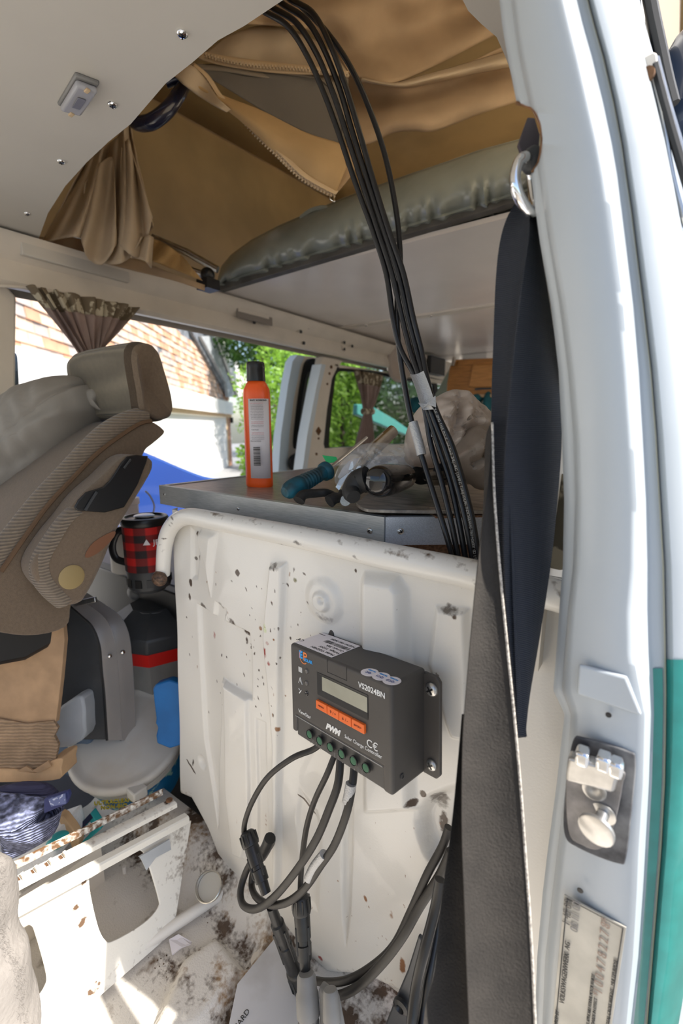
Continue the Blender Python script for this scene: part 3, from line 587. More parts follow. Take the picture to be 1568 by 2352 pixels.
# cantrail as a folded section running to the rear
sec = [(-1.505, .365), (-1.47, .362), (-1.462, .375), (-1.465, .40), (-1.475, .43), (-1.455, .445), (-1.44, .478), (-1.44, .493), (-1.56, .50), (-1.6, .40), (-1.57, .36)]
yv = np.linspace(-.6, 3.75, 60)
b = B().grid([[V(x+.0*y, y, z+.02*min(0, 1.4-y)*.35) for x, z in sec] for y in yv]); mk('cantrail', b, M['paint_in'], wl, ang=30)
b = B(); b.box((-1.452, .73, .468), (.02, .30, .05)); mk('joint_plate', b, M['board'], wl, bevel=.003)
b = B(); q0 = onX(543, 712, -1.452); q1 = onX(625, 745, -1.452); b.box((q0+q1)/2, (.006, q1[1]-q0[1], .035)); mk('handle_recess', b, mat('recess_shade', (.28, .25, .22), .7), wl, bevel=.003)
b = B(); b.box((q0+q1)/2+V(-.0, -.01, .012), (.012, q1[1]-q0[1]-.03, .012)); mk('recess_lip', b, M['paint_in'], wl)
for x, y in [(690, 762), (707, 752), (697, 788), (790, 787), (808, 795), (790, 802), (583, 740)]:
    q = onX(x, y, -1.455); b = B().lathe(q, (1, 0, 0), [(0, .008), (.004, .008), (.0042, .0001)], 10); mk('screw_hole', b, M['blk'], wl)
# front post (far door post), mid post, window post, lower wall, rear wall
def slab(name, pts, th, m_, parent, X=-1.5, **k):
    b = B().prism([onX(x, y, X) for x, y in pts], (-th, 0, 0)); return mk(name, b, m_, parent, **k)
slab('front_post', [(-400, 560), (10, 650), (38, 682), (36, 900), (30, 1300), (20, 1600), (-400, 1900)], .06, M['paint_in'], wl, bevel=.006)
slab('far_shell_front', [(-400, 2300), (-400, 1500), (20, 1480), (22, 1700)], .04, M['paint_in'], wl, X=-1.49)
pst = [(742, 818), (790, 828), (775, 845), (763, 870), (752, 940), (744, 1020), (748, 1034), (745, 1060), (735, 1200), (672, 1200), (690, 1100), (703, 1000), (722, 900), (738, 836)]
slab('sliding_door_post', pst, .05, M['paint_in'], wl, bevel=.006)
slab('post_edge', [(738, 836), (748, 838), (733, 900), (716, 1000), (702, 1100), (692, 1200), (682, 1200), (692, 1100), (705, 1000), (724, 900)], .06, mat('pale_blue_edge', (.60, .68, .74), .4), wl, X=-1.47)
for x, y, r in [(760, 843, .009), (756, 858, .007), (751, 882, .006), (731, 990, .022), (731, 1007, .006), (726, 1043, .007)]:
    q = onX(x, y, -1.499); b = B().lathe(q, (1, 0, 0), [(0, r), (.004, r), (.0042, .0001)], 10 if r < .02 else 4); mk('post_hole', b, M['rust'], wl)
slab('lower_wall', [(745, 1030), (1200, 1005), (1200, 1120), (740, 1250)], .05, M['paint_in'], wl)
# far windows behind the post
wn = sset('window_1', 'tinted side window behind the worktop with dark rubber frame')
WX = -1.51
def wframe(pts, inset, th, m_, parent, name, X):
    out = [onX(x, y, X) for x, y in smooth([V(*p) for p in pts], 6, True)]; c = np.mean(out, axis=0); n = len(out); b = B()
    vs = out+[c+(p-c)*(1-inset) for p in out]; vs += [v+V(-th, 0, 0) for v in vs]
    b.add(vs, [(i, (i+1) % n, n+(i+1) % n, n+i) for i in range(n)]+[(2*n+i, 2*n+(i+1) % n, 3*n+(i+1) % n, 3*n+i) for i in range(n)]+[(n+i, n+(i+1) % n, 3*n+(i+1) % n, 3*n+i) for i in range(n)]+[(i, (i+1) % n, 2*n+(i+1) % n, 2*n+i) for i in range(n)])
    mk(name, b, m_, parent)
    b = B().prism([c+(p-c)*(1-inset*.5)+V(-th/2, 0, 0) for p in out], (-.004, 0, 0)); return b
b = wframe([(765, 850), (790, 845), (850, 852), (935, 868), (990, 880), (1005, 890), (1005, 1000), (995, 1022), (900, 1033), (800, 1036), (752, 1036), (745, 1022), (750, 960), (757, 890)], .07, .02, M['seal'], wn, 'window_frame', WX); mk('pane', b, M['glass'], wn)
slab('upper_wall', [(765, 836), (1160, 895), (1160, 910), (1000, 880), (935, 866), (850, 850), (780, 845)], .05, M['paint_in'], wl)
b = B(); c_ = onX(918, 832, -1.452); b.lathe(c_, (1, -.25, -.15), [(0, .12), (.012, .125), (.03, .11), (.036, .05), (.037, .001)], 28); mk('round_lamp', b, mat('dusty_lens', (.55, .48, .42), .25), wl)
b = B(); b.box((-1.44, 3.2, .42), (.06, .25, .12)); mk('rear_corner_filler', b, M['dgrey'], wl)
# sliding door standing open outside
sdr = sset('door_1', 'open white sliding door outside the van with dark rubber edged window')
dX = -1.60
slab('door_frame', [(683, 815), (742, 822), (724, 850), (708, 872), (694, 1000), (683, 1045), (683, 1130), (636, 1130), (645, 1000), (662, 880), (672, 830)], .04, M['paint_in'], sdr, X=dX, bevel=.006)
slab('outer_edge', [(683, 815), (700, 818), (690, 840), (674, 920), (664, 1000), (657, 1130), (636, 1130), (645, 1000), (662, 880), (672, 830)], .05, mat('pale_blue_paint', (.50, .60, .68), .35), sdr, X=dX+.012)
b = wframe([(708, 828), (735, 832), (728, 880), (714, 950), (702, 1020), (690, 1030), (679, 1024), (684, 960), (695, 880)], .25, .03, M['seal'], sdr, 'rubber_seal', dX+.02); mk('door_glass', b, M['glass'], sdr)
b = B(); c_ = onX(683, 1062, dX+.03); b.ball(c_, (.02, .075, .05)); mk('door_handle', b, M['blk'], sdr)
# rear end of the van
wk = sset('wall_back', 'rear end of the van behind the overhead cupboard')
b = B().box((-.7, 3.78, -.45), (1.8, .04, .95)).box((-1.4, 3.78, .2), (.3, .04, .8)).box((-.7, 3.78, .48), (1.8, .04, .2)); mk('tailgate_shell', b, M['paint_in'], wk)
b = B().box((-.5, 3.79, .22), (1.5, .01, .45)); mk('rear_pane', b, M['glass'], wk)
b = B().box((-.095, .88, .12), (.03, .86, .72)).box((-.095, 3.6, .12), (.03, .4, .72)).box((-.095, 2.3, -.14), (.03, 3.0, .2)).box((-.095, 2.3, .43), (.03, 3.0, .12)).box((-.06, 2.3, -.5), (.03, 3.1, .60)); mk('added_side_blind', B().box((-.095, 2.36, .16), (.004, 2.1, .42)), mat('light_giving_blind', (.75, .72, .68), .9, transl=.6), wk); mk('near_side_lining', b, M['paint_in'], wk)  # unseen translucent blind added to brighten the rear interior
# =================================================================== UPPER ROOF SPACE
rf = sset('roof_shell', 'brown lined lifted roof above the tan canvas')
b = B(); n = 14
P = []
for i in range(n):
    u = i/(n-1); r = []
    for j in range(n):
        v = j/(n-1); x = -1.62+1.60*u; y = .30+3.0*v; r.append(V(x, y, 1.08+.12*min(1, v*1.5+.12)+.10*math.sin(math.pi*u)**.6))
    P.append(r)
b.grid(P); mk('roof_lining', b, M['roofin'], rf, solid=.02)
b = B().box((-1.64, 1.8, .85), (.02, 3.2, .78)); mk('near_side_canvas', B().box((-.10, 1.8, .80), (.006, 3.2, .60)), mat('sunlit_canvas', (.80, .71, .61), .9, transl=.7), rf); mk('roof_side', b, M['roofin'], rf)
b = B().box((-.83, 3.3, .85), (1.66, .02, .70)); b.box((-.83, .30, .83), (1.66, .02, .63)); mk('roof_end', b, M['roofin'], rf)
def dgrid(pts, dfun, nu_, nv_, top_bottom):
    """surface between two traced hems; dfun gives each point its distance"""
    T, Bm = top_bottom; T = resample(smooth([V(*p) for p in T], 8), nu_); Bm = resample(smooth([V(*p) for p in Bm], 8), nu_)
    P = []
    for i in range(nu_):
        r = []
        for j in range(nv_):
            k = j/(nv_-1); q = T[i]*(1-k)+Bm[i]*k; r.append(D(q[0], q[1], dfun(i/(nu_-1), k, q)))
        P.append(r)
    return B().grid(P)
def crumple(seed, amp, fr=60):
    rg_ = np.random.default_rng(seed); ds = [unit(rg_.normal(size=3)) for _ in range(9)]; fs = rg_.uniform(.6, 2.6, 9)*fr; ph = rg_.uniform(0, 6, 9)
    return lambda p: amp*sum((abs(math.sin((p@d)*f+q))-.5)*(1.6*fr/f)**.8 for d, f, q in zip(ds, fs, ph))*.45
def folds(u, k, amp, fr, ph=0): return amp*(math.sin(fr*u+ph+2*k)+.5*math.sin(fr*2.3*u+1.7*ph-3*k))
cv = thing('canvas_tent_side', 'tan canvas tent wall with zipped insect mesh window, sagging over the roof bed', 'canvas')
b = dgrid(None, lambda u, k, q: 1.04+.05*u+folds(u, k, .014, 9)+.05*k+.02*math.sin(k*9+u*4), 60, 34, ([(560, 55), (640, -60), (760, -90), (950, -80), (1160, -40), (1180, 20)], [(760, 60), (800, 165), (830, 178), (900, 190), (1000, 150), (1180, 60), (1200, 90)])); mk('upper_fold', b, M['canvas'], cv, solid=.003)
b = dgrid(None, lambda u, k, q: 1.14-.03*u+folds(u, k, .008, 7, 1)+.02*math.sin(k*6), 50, 24, ([(795, 168), (850, 188), (940, 192), (1040, 160), (1180, 95), (1215, 80)], [(795, 335), (850, 330), (900, 305), (950, 300), (1000, 300), (1100, 262), (1215, 225)])); mk('lower_panel', b, M['canvas'], cv, solid=.003)
b = dgrid(None, lambda u, k, q: 1.10+folds(u, k, .006, 8, 2)-.03*math.sin(k*3), 50, 14, ([(830, 178), (900, 192), (980, 172), (1060, 150), (1190, 110)], [(830, 186), (930, 200), (980, 192), (1080, 170), (1190, 150)])); mk('rolled_crease', b, M['canvasl'], cv, solid=.004)
b = dgrid(None, lambda u, k, q: 1.10+folds(u, k, .008, 8, 2), 40, 10, ([(520, 85), (600, 60), (700, 80), (800, 150)], [(455, 135), (560, 150), (680, 155), (800, 172)])); mk('window_top_hem', b, M['canvasl'], cv, solid=.003)
b = dgrid(None, lambda u, k, q: 1.09+folds(u, k, .004, 6, 2), 40, 24, ([(440, 150), (520, 152), (640, 168), (780, 178), (800, 185)], [(442, 155), (540, 215), (640, 275), (740, 320), (790, 330)])); mk('insect_mesh', b, M['mesh'], cv, solid=.002)
b = dgrid(None, lambda u, k, q: 1.088+folds(u, k, .004, 6, 2), 40, 5, ([(440, 148), (520, 150), (640, 166), (780, 176), (800, 183)], [(445, 158), (520, 166), (640, 183), (775, 192), (785, 330)])); mk('mesh_border', b, mat('grey_webbing', (.26, .22, .17), .85), cv, solid=.003)
for nm, up_, dn_ in (('zip_tape', [(460, 118), (520, 130), (640, 145), (760, 158), (800, 165)], [(455, 134), (520, 152), (640, 168), (760, 172), (800, 178)]),):
    b = dgrid(None, lambda u, k, q: 1.078, 40, 4, (up_, dn_)); mk(nm, b, M['zip'], cv, solid=.003)
b = dgrid(None, lambda u, k, q: 1.03+folds(u, k, .008, 6, .5)-.03*math.sin(k*2.6), 50, 24, ([(410, 160), (500, 215), (600, 255), (700, 305), (790, 335), (805, 360)], [(405, 168), (500, 235), (590, 310), (660, 385), (735, 440), (768, 452)])); mk('hanging_flap', b, mat('canvas_lit', (.58, .41, .21), .85, var=.08, vs_=12, bump=.25, bs=600, transl=.3), cv, solid=.003)
fz1 = [(440, 152), (470, 180), (500, 225), (545, 262), (590, 312), (640, 360), (690, 408), (740, 437), (768, 450)]
b = dgrid(None, lambda u, k, q: 1.018-.012*math.sin(k*3), 60, 4, ([(446, 146), (480, 175), (512, 222), (556, 255), (604, 300), (656, 348), (706, 396), (752, 425), (776, 440)], fz1)); mk('zip_tape', b, M['zip'], cv, solid=.003)
b = dgrid(None, lambda u, k, q: 1.02, 20, 4, ([(795, 338), (795, 360), (790, 385), (780, 412)], [(838, 345), (822, 375), (800, 412), (765, 452)])); mk('flap_edge_binding', b, mat('binding', (.36, .24, .13), .85), cv, solid=.003)
b = dgrid(None, lambda u, k, q: 1.0-.01*math.sin(u*9), 40, 6, ([(405, 160), (440, 152), (470, 182), (500, 225), (530, 252)], [(398, 172), (415, 188), (445, 212), (480, 235), (520, 258)])); mk('rolled_hem', b, M['canvasl'], cv, solid=.004)
def teeth(line, d, n_, parent):
    L = resample(smooth([V(*p) for p in line], 8), n_); t_ = rawmesh('zip_tooth', B().box((0, 0, 0), (.0052, .0028, .004)), M['canvasl'])
    for i in range(n_):
        tv = L[min(i+1, n_-1)]-L[max(i-1, 0)]; a = unit(RT*tv[0]-UP*tv[1]); u_ = unit(np.cross(FW, a)); off = .0022*(1 if i % 2 else -1)
        inst('zip_tooth', t_, None, D(L[i][0], L[i][1], d)+u_*off, np.array([u_, a, FW]).T, parent)
teeth(fz1, 1.010, 110, cv)
teeth([(470, 126), (520, 140), (590, 152), (680, 158), (760, 166), (800, 172)], 1.070, 90, cv)
b = B().tube(smooth([D(765, 452, 1.01), D(768, 462, 1.0), D(760, 458, 1.0), D(757, 452, 1.0)], 5), .0018, 6); mk('zip_pull', b, M['steel'], cv)
# left gathered canvas
gc = thing('gathered_canvas', 'bunched light tan canvas hanging by the far corner of the roof opening', 'canvas')
def gath(u, k, q): return 1.28+.035*math.sin(u*15+1.5*k)+.018*math.sin(u*31+3*k)
b = dgrid(None, gath, 80, 30, ([(190, 380), (230, 345), (270, 315), (297, 280), (300, 300)], [(95, 560), (180, 545), (230, 600), (290, 598), (352, 520)])); mk('gathered_cloth', b, M['canvasl'], gc, solid=.003)
b = dgrid(None, lambda u, k, q: 1.25+.02*math.sin(u*9+3*k), 40, 20, ([(195, 420), (225, 380), (255, 360), (262, 380)], [(185, 540), (200, 590), (235, 607), (268, 560)])); mk('front_fold', b, M['canvasl'], gc, solid=.003)
b = dgrid(None, lambda u, k, q: 1.24+.02*math.sin(u*9+3*k), 40, 20, ([(280, 340), (295, 320), (300, 340)], [(270, 560), (320, 590), (350, 500)])); mk('rear_fold', b, M['canvasl'], gc, solid=.003)
b = dgrid(None, lambda u, k, q: 1.23+.02*math.sin(u*7), 20, 10, ([(325, 545), (340, 540), (352, 545)], [(300, 592), (330, 598), (347, 616)])); mk('canvas_tail', b, M['canvasl'], gc, solid=.003)
b = dgrid(None, lambda u, k, q: 1.36+.03*math.sin(u*12), 40, 8, ([(90, 545), (180, 548), (300, 590), (400, 630), (470, 655)], [(90, 575), (180, 590), (300, 620), (400, 645), (470, 668)])); mk('sagging_hem', b, M['canvas'], gc, solid=.003)
b = dgrid(None, lambda u, k, q: 1.34+.02*math.sin(u*9+4*k), 30, 10, ([(350, 548), (380, 560), (420, 590)], [(350, 600), (400, 620), (465, 645)])); mk('tucked_corner', b, mat('canvas_gold', (.40, .25, .10), .85), gc, solid=.003)
b = B().tube([D(170, 540, 1.42), D(345, 590, 1.44), D(480, 635, 1.46)], .012, 10); one('roof_frame_tube', b, M['steel'], 'lower bare metal tube along the far edge of the roof opening', 'tube')
b = B().tube([D(350, 545, 1.52), D(430, 580, 1.53), D(500, 620, 1.54)], .012, 10); one('roof_frame_tube', b, M['steel'], 'upper metal tube leading to the corner of the green mattress', 'tube')
b = B().ball(D(478, 655, 1.42)+V(0, 0, .03), (.022, .022, .022)); b.box(D(478, 655, 1.42), (.05, .05, .03)); one('hinge_fitting', b, M['blk'], 'black hinge fitting at the left end of the green mattress', 'hinge')
# dark bent roof strut
b = B().tube(smooth([D(298, 262, 1.06), D(306, 278, 1.05), D(325, 284, 1.04), D(352, 278, 1.03), D(385, 252, 1.03), D(412, 215, 1.04), D(428, 185, 1.06)], 8), [.010, .015, .016, .016, .016, .015, .013], 14)
b.tube([D(380, 190, 1.04), D(415, 175, 1.04)], .012, 8); one('roof_strut', b, mat('dark_blue_tube', (.012, .014, .035), .22, coat=.5), 'bent dark glossy roof strut just inside the opening', 'strut', ang=60)
# interior lamp
lp = thing('interior_lamp', 'small clear rectangular lamp screwed to the off-white overhead board', 'lamp')
def cp(x, y, h=0): q = onZ(x, y, cz0-h); return q
out_b = [cp(172, 163), (cp(228, 184)), cp(185, 247), cp(131, 233)]
b = B().prism(out_b, (0, 0, -.006)); mk('lamp_base', b, M['greyp'], lp, bevel=.002)
c_ = sum(out_b)/4; b = B().prism([c_+(q-c_)*.9+V(0, 0, -.006) for q in out_b], (0, 0, -.010)); mk('lens', b, M['lens'], lp, bevel=.004, seg=3)
b = B().prism([c_+(q-c_)*V(.35, .35, 1)+V(0, 0, -.017) for q in out_b], (0, 0, -.001)); mk('bulb_shade', b, mat('lens_grey', (.20, .20, .23), .3), lp, bevel=.001)
for i in (0, 2): q = c_+((out_b[i]+out_b[i+1])/2-c_)*.86+V(0, 0, -.0165); b = B().box(q, (.010, .006, .003)); mk('clip', b, M['zip'], lp, bevel=.001)
# roof bed: dark board and vinyl mattress
bd = one('roof_bed_board', B().prism([onY(500, 668, 1.21), onY(1230, 450, 1.21), onY(1230, 432, 1.21), onY(502, 650, 1.21)], (0, .03, 0)), M['ply'], 'dark edged board under the green grey mattress', 'board', bevel=.002)
b = B(); top = [(500, 640), (507, 612), (530, 585), (575, 552), (640, 518), (700, 492), (780, 458), (850, 432), (940, 400), (1000, 380), (1100, 345), (1200, 318), (1290, 292)]
botm = [(498, 655), (510, 650), (540, 640), (580, 628), (640, 610), (700, 592), (780, 568), (850, 547), (940, 520), (1000, 502), (1100, 472), (1200, 442), (1290, 415)]
T = resample([V(*p) for p in top], 140); Bt = resample([V(*p) for p in botm], 140); P = []
for i in range(140):
    r = []
    for j in range(22):
        k = j/21; q = T[i]*(1-k)+Bt[i]*k; yy_ = 1.20-.045*math.sin(math.pi*min(1, k*1.05))**.7+.03*(1-k)
        wr_ = .017*max(0, k-.45)*math.sin(i*.9+2.2*math.sin(i*.23)+3*k)*(1+.6*math.sin(i*.37)); r.append(onY(q[0], q[1], 1.23)*((yy_+wr_)/1.23))
    P.append(r)
P2 = [[p[0]+V(0, .7, .0)]+p+[p[-1]+V(0, .7, 0)] for p in P]; b.grid(P2); b.f.append(tuple(range(24)))
mt = thing('roof_bed_mattress', 'wrinkled green grey vinyl mattress lying on the raised roof bed', 'mattress'); mk('vinyl_cover', b, M['vinyl'], mt, ang=70)
b = B().tube([p[0]+V(0, .004, .0) for p in P], .003, 6); mk('piping', b, M['vinyl'], mt)
b = B().tube(smooth([onY(x, y, 1.22) for x, y in [(690, 500), (715, 482), (745, 476), (752, 486), (720, 500)]], 5), .006, 6); mk('carry_tab', b, M['vinyl'], mt)
# =================================================================== OVERHEAD CUPBOARD
cu = thing('overhead_cupboard', 'orange wood overhead cupboard at the rear under the pale ceiling', 'cupboard')
CY = 2.75
cp_ = lambda x, y: onY(x, y, CY)
b = B().prism(smooth([cp_(1040, 826), cp_(1240, 818)], 1)+[cp_(1240, 908), cp_(1025, 908), cp_(1026, 880), cp_(1032, 845)], (0, .35, 0)); mk('cabinet_body', b, M['wood'], cu, bevel=.004)
b = B().prism([cp_(1086, 838), cp_(1160, 835), cp_(1160, 890), cp_(1076, 890)], (0, -.012, 0)); mk('raised_door', b, mat('orange_wood_light', (.50, .23, .06), .45, var=.2, vs_=12, stretch=(1, 1, 12)), cu, bevel=.01)
b = B().box(cp_(1110, 893), (.10, .012, .012)); mk('finger_slot', b, M['blk'], cu)
b = B().prism([cp_(1028, 906), cp_(1240, 906), cp_(1240, 912), cp_(1028, 913)], (0, -.02, 0)); mk('light_trim', b, M['twood'], cu)
b = B().tube([cp_(1046, 822)+V(0, -.02, 0), cp_(1044, 842)+V(0, -.03, 0)], .012, 8); mk('metal_catch', b, M['steel'], cu)
b = B().prism([onY(1000, 905, 2.9), onY(1030, 850, 2.9), onY(1045, 830, 2.9), onY(1240, 905, 2.9), onY(1240, 1100, 2.9), onY(985, 1100, 2.9)], (0, .1, 0)); one('rear_corner_panel', b, mat('mint_lining', (.38, .46, .36), .6), 'pale green rear lining under the orange overhead cupboard', 'panel')
for i, (x, y, rx, rz) in enumerate([(955, 930, 22, 20), (1062, 922, 24, 20), (1095, 915, 14, 10), (1120, 925, 10, 25)]):
    b = B().ball(onY(x, y, 2.75), (.0026*rx, .05, .0026*rz)); one('blanket_bundle', b, mat('teal_cloth', (.015, .11, .14), .9, var=.3, vs_=12), ['dark teal bundle left of the taped cables', 'teal bundle under the cupboard\'s left corner', 'small teal bundle under the cupboard door', 'narrow teal bundle beside the navy belt'][i], 'bundle')
# =================================================================== CURTAINS
def curtain(name, label, top, neck, X, botm=None, gy0=None):
    t = thing(name, label, 'curtain'); 
    (x0, y0), (x1, y1) = top; (a0, b0), (a1, b1) = neck; P = []; n = 90
    for i in range(n):
        u = i/(n-1); r = []
        for j in range(26):
            k = j/25; xx = (x0+(x1-x0)*u)*(1-k)+(a0+(a1-a0)*u)*k; yy = (y0+(y1-y0)*u)*(1-k)+(b0+(b1-b0)*u)*k
            bulge = 0; s_ = (math.sin(u*2*math.pi*8+1.2*math.sin(u*9))+.5*math.sin(u*2*math.pi*13+k*3))*(.015*(1-.35*k)); r.append(onX(xx, yy+bulge, X)+V(s_, 0, 0)*(1)+V(0, .012*math.cos(u*2*math.pi*9)*(1-k), 0))
        P.append(r)
    mk('gathered_panel', B().grid([r[8:] for r in P]), M['cur'], t, solid=.002); mk('header_tape', B().grid([[q for q in r[:9]] for r in P]), M['curp'], t, solid=.003)
    if botm:
        P = []
        for i in range(n):
            u = i/(n-1); r = []
            for j in range(12):
                k = j/11; xx = (a0+(a1-a0)*u)*(1-k)+(botm[0][0]+(botm[1][0]-botm[0][0])*u)*k; yy = b0*(1-k)+botm[0][1]*k; r.append(onX(xx, yy, X)+V(.018*math.sin(u*2*math.pi*6)*(.4+k), 0, 0))
            P.append(r)
        mk('lower_panel', B().grid(P), M['cur'], t, solid=.002); b = B().tube([onX(a0-2, b0, X), onX(a1+2, b1, X)], .02, 8); mk('tie_band', b, M['curp'], t)
    return t
curtain('tied_curtain', 'mauve brown gathered curtain tied above the seat headrest', ((62, 655), (310, 705)), ((186, 822), (236, 800)), -1.43)
curtain('tied_curtain', 'mauve brown curtain tied in the middle of the rear side window', ((815, 850), (875, 862)), ((836, 945), (853, 945)), -1.44, botm=((812, 1040), (860, 1040)))
b = B().tube([onX(-20, 655, -1.46), onX(62, 660, -1.45), onX(330, 712, -1.45)], .004, 8); one('curtain_wire', b, M['paint_in'], 'thin curtain wire above the left window', 'wire')
# =================================================================== WORKTOP UNIT
wz = -.118
wt_ = thing('kitchen_unit', 'worn laminate worktop with aluminium edging on an orange wood cabinet', 'worktop')
A = onZ(368, 1116, wz); Cn = onZ(885, 1190, wz); C2 = onZ(1105, 1188, wz); C3 = C2+(C2-Cn)*.6
top = [A, Cn, C3, V(-.14, .78, wz), V(-.14, 1.25, wz), V(A[0]+.02, 1.25, wz)]
b = B().prism(top, (0, 0, -.030)); mk('worktop_board', b, M['lam'], wt_, flat=True)
def edge_strip(p, q, h=.037, th=.003, m_=None, lip=.0015, name='aluminium_edge'):
    d = unit(q-p); n_ = unit(np.cross(d, V(0, 0, 1))); b = B().prism([p+V(0, 0, lip), q+V(0, 0, lip), q+V(0, 0, lip-h), p+V(0, 0, lip-h)], n_*th); b.prism([p+V(0, 0, lip), q+V(0, 0, lip), q+V(0, 0, lip)-n_*.008, p+V(0, 0, lip)-n_*.008], (0, 0, -.001)); mk(name, b, m_ or M['alu'], wt_, flat=True); return n_
n1 = edge_strip(A, Cn); n2 = edge_strip(Cn, C3, m_=M['alu2']); edge_strip(top[5], A)
for x, y, nn_, Yc in [(852, 1218, n1, 0), (919, 1219, n2, 1), (550, 1168, n1, 0), (381, 1135, n1, 0)]:
    p0, n_ = (A, n1) if Yc == 0 else (Cn, n2); r = ray(x, y); p = r*((p0@n_)/(r@n_)); screw(wt_, p+n_*.003, n_, .0045 if x > 800 else .003, M['zinc'])
b = B().prism([V(-.75, .545, wz-.03), V(-.30, .545, wz-.03), V(-.20, .62, wz-.03), V(-.13, .70, wz-.03), V(-.13, 1.2, wz-.03), V(-.75, 1.2, wz-.03)], (0, 0, -.62)); mk('cabinet_body', b, M['wood'], wt_, flat=True)
b = B().prism([V(-.30, .540, wz-.032), V(-.20, .605, wz-.032), V(-.07, .69, wz-.032), V(-.07, .70, wz-.032), V(-.20, .62, wz-.032), V(-.30, .55, wz-.032)], (0, 0, -.3)); mk('raw_board_side', b, M['particle'], wt_, flat=True)
def T_(x, y, h=0): return onZ(x, y, wz+h)
# orange bottle
bo = thing('squeeze_bottle', 'orange squeeze bottle with black flip cap and white back label', 'bottle')
q = T_(596, 1117); dB = q@FW; sc = dB/FPX; wB = 34*sc; hB = 246*sc
yawf = math.radians(12); fx_ = V(math.cos(yawf), math.sin(yawf), 0)
prof = [(0, wB*.93), (.003, wB*.99), (.008, wB), (hB*.82, wB*.97), (hB*.875, wB*.93), (hB*.93, wB*.70), (hB*.945, wB*.60), (hB*.95, wB*.58)]
b = B().lathe(q, (0, 0, 1), prof, 40, u=fx_, sq=(1, .62)); mk('bottle_body', b, M['orange'], bo)
b = B().lathe(q+V(0, 0, hB*.945), (0, 0, 1), [(0, wB*.62), (hB*.10, wB*.58), (hB*.105, wB*.60), (hB*.155, wB*.58), (hB*.165, wB*.53), (hB*.166, .0001)], 32, u=fx_, sq=(1, .95)); mk('flip_cap', b, M['blk'], bo)
lb = B(); P = []
for i in range(20):
    a = math.radians(-104+ i*92/19); r = []
    for j in range(2):
        z = hB*(.085 if j == 0 else .79); rr = wB*1.004; e = fx_*math.cos(a)*rr+np.cross(V(0, 0, 1), fx_)*math.sin(a)*rr*.62; r.append(q+e*1.004+V(0, 0, z))
    P.append(r)
lb.grid(P); lab = mk('back_label', lb, M['label'], bo, solid=.0004)
la = P[3][0]; lbb = P[15][0]; lx = unit(lbb-la); ln = unit(np.cross(lx, V(0, 0, 1))); lo = (la+lbb)/2+ln*.0085
LF = lambda x, z: frame(lo+lx*x+V(0, 0, z), lx, (0, 0, 1), ln)
redp = mat('label_red', (.55, .04, .05), .6)
text('EASY WORKING', .0042, LF(.002, hB*.69), M['ink'], bo, bold=.0002)
rows_ = [(.665, redp)]+[(.65-.0135*i, M['ink']) for i in range(10)]+[(.505, redp), (.492, redp)]+[(.475-.0135*i, M['ink']) for i in range(2)]+[(.41, redp), (.398, redp)]+[(.382-.0135*i, M['ink']) for i in range(3)]
tl_ = 'apply a small amount with clean dry cloth and rub well into the'
for i, (z, m_) in enumerate(rows_): text(tl_[(i*3) % 20:(i*3) % 20+34], .0018, LF(-.001, hB*z), m_, bo, sx=.95)
text('CAUTION', .0030, LF(-.006, hB*.435), M['ink'], bo); text('PRECAUTIONS', .0030, LF(-.005, hB*.335), M['ink'], bo)
b = B()
for i in range(24): b.box(lo+lx*-.004+V(0, 0, hB*(.12+.007*i)), (.013, .0003, random.choice((.0005, .0009, .0013))), np.array([lx, -ln, V(0, 0, 1)]).T)
mk('barcode', b, M['ink'], bo, flat=True)
# screwdriver
def W3(x, y, d): return D(x, y, d)
sdv = thing('screwdriver', 'large screwdriver with dirty teal grip on the worktop beside the bottle', 'screwdriver')
h0 = T_(678, 1138, .022); h1 = T_(755, 1096, .026); d0 = (h0@FW)
h0 = D(664, 1126, d0*1.0); h1 = D(752, 1080, d0*1.09); ax = unit(h1-h0); ln_ = np.linalg.norm(h1-h0); rs = 22*d0/FPX
pr = [(-.010, .001), (-.009, rs*.55), (-.004, rs*.85), (.004, rs), (ln_*.22, rs*1.02)]
for i in range(6): pr += [(ln_*(.26+i*.075), rs*(1.0-.03*i)), (ln_*(.275+i*.075), rs*(.86-.03*i)), (ln_*(.305+i*.075), rs*(.86-.03*i)), (ln_*(.32+i*.075), rs*(.99-.03*i))]
pr += [(ln_*.78, rs*.80), (ln_*.86, rs*.82), (ln_*.90, rs*1.06), (ln_*.98, rs*1.10), (ln_*1.0, rs*1.0), (ln_*1.02, rs*.4)]
b = B().lathe(h0, ax, pr, 24); mk('grip', b, M['tealh'], sdv)
h2 = D(812, 1030, d0*1.25); b = B().tube([h1, h2, h2+(h2-h1)*.6], .0032, 10); mk('shaft', b, M['steel'], sdv)
# pliers with black dipped handles
pl = thing('pliers', 'black handled pliers lying in front of the screwdriver', 'pliers')
dp = T_(720, 1158, .01)@FW
b = B().tube(smooth([D(686, 1150, dp*.97), D(697, 1136, dp*.98), D(725, 1133, dp), D(748, 1132, dp*1.01), D(765, 1138, dp*1.03)], 6), [.0085, .0068, .0062, .006, .0055], 12); mk('handle_grip', b, M['rub'], pl, ang=70)
b = B().tube(smooth([D(756, 1152, dp*.97), D(768, 1144, dp*.98), D(780, 1142, dp*1.02), D(790, 1128, dp*1.05)], 6), [.009, .0078, .007, .0055], 12); mk('handle_grip', b, M['rub'], pl, ang=70)
b = B().tube([D(782, 1132, dp*1.04), D(798, 1108, dp*1.1), D(806, 1090, dp*1.14)], [.006, .009, .005], 8, flat=.5); mk('jaw', b, M['steel'], pl)
b = B().lathe(D(793, 1150, dp*.985), -FW, [(-.035, .0075), (0, .0078), (.001, .0072), (.0012, .0001)], 20); one('steel_bolt', b, M['alu'], 'short steel bolt end on between pliers and black handle', 'bolt')
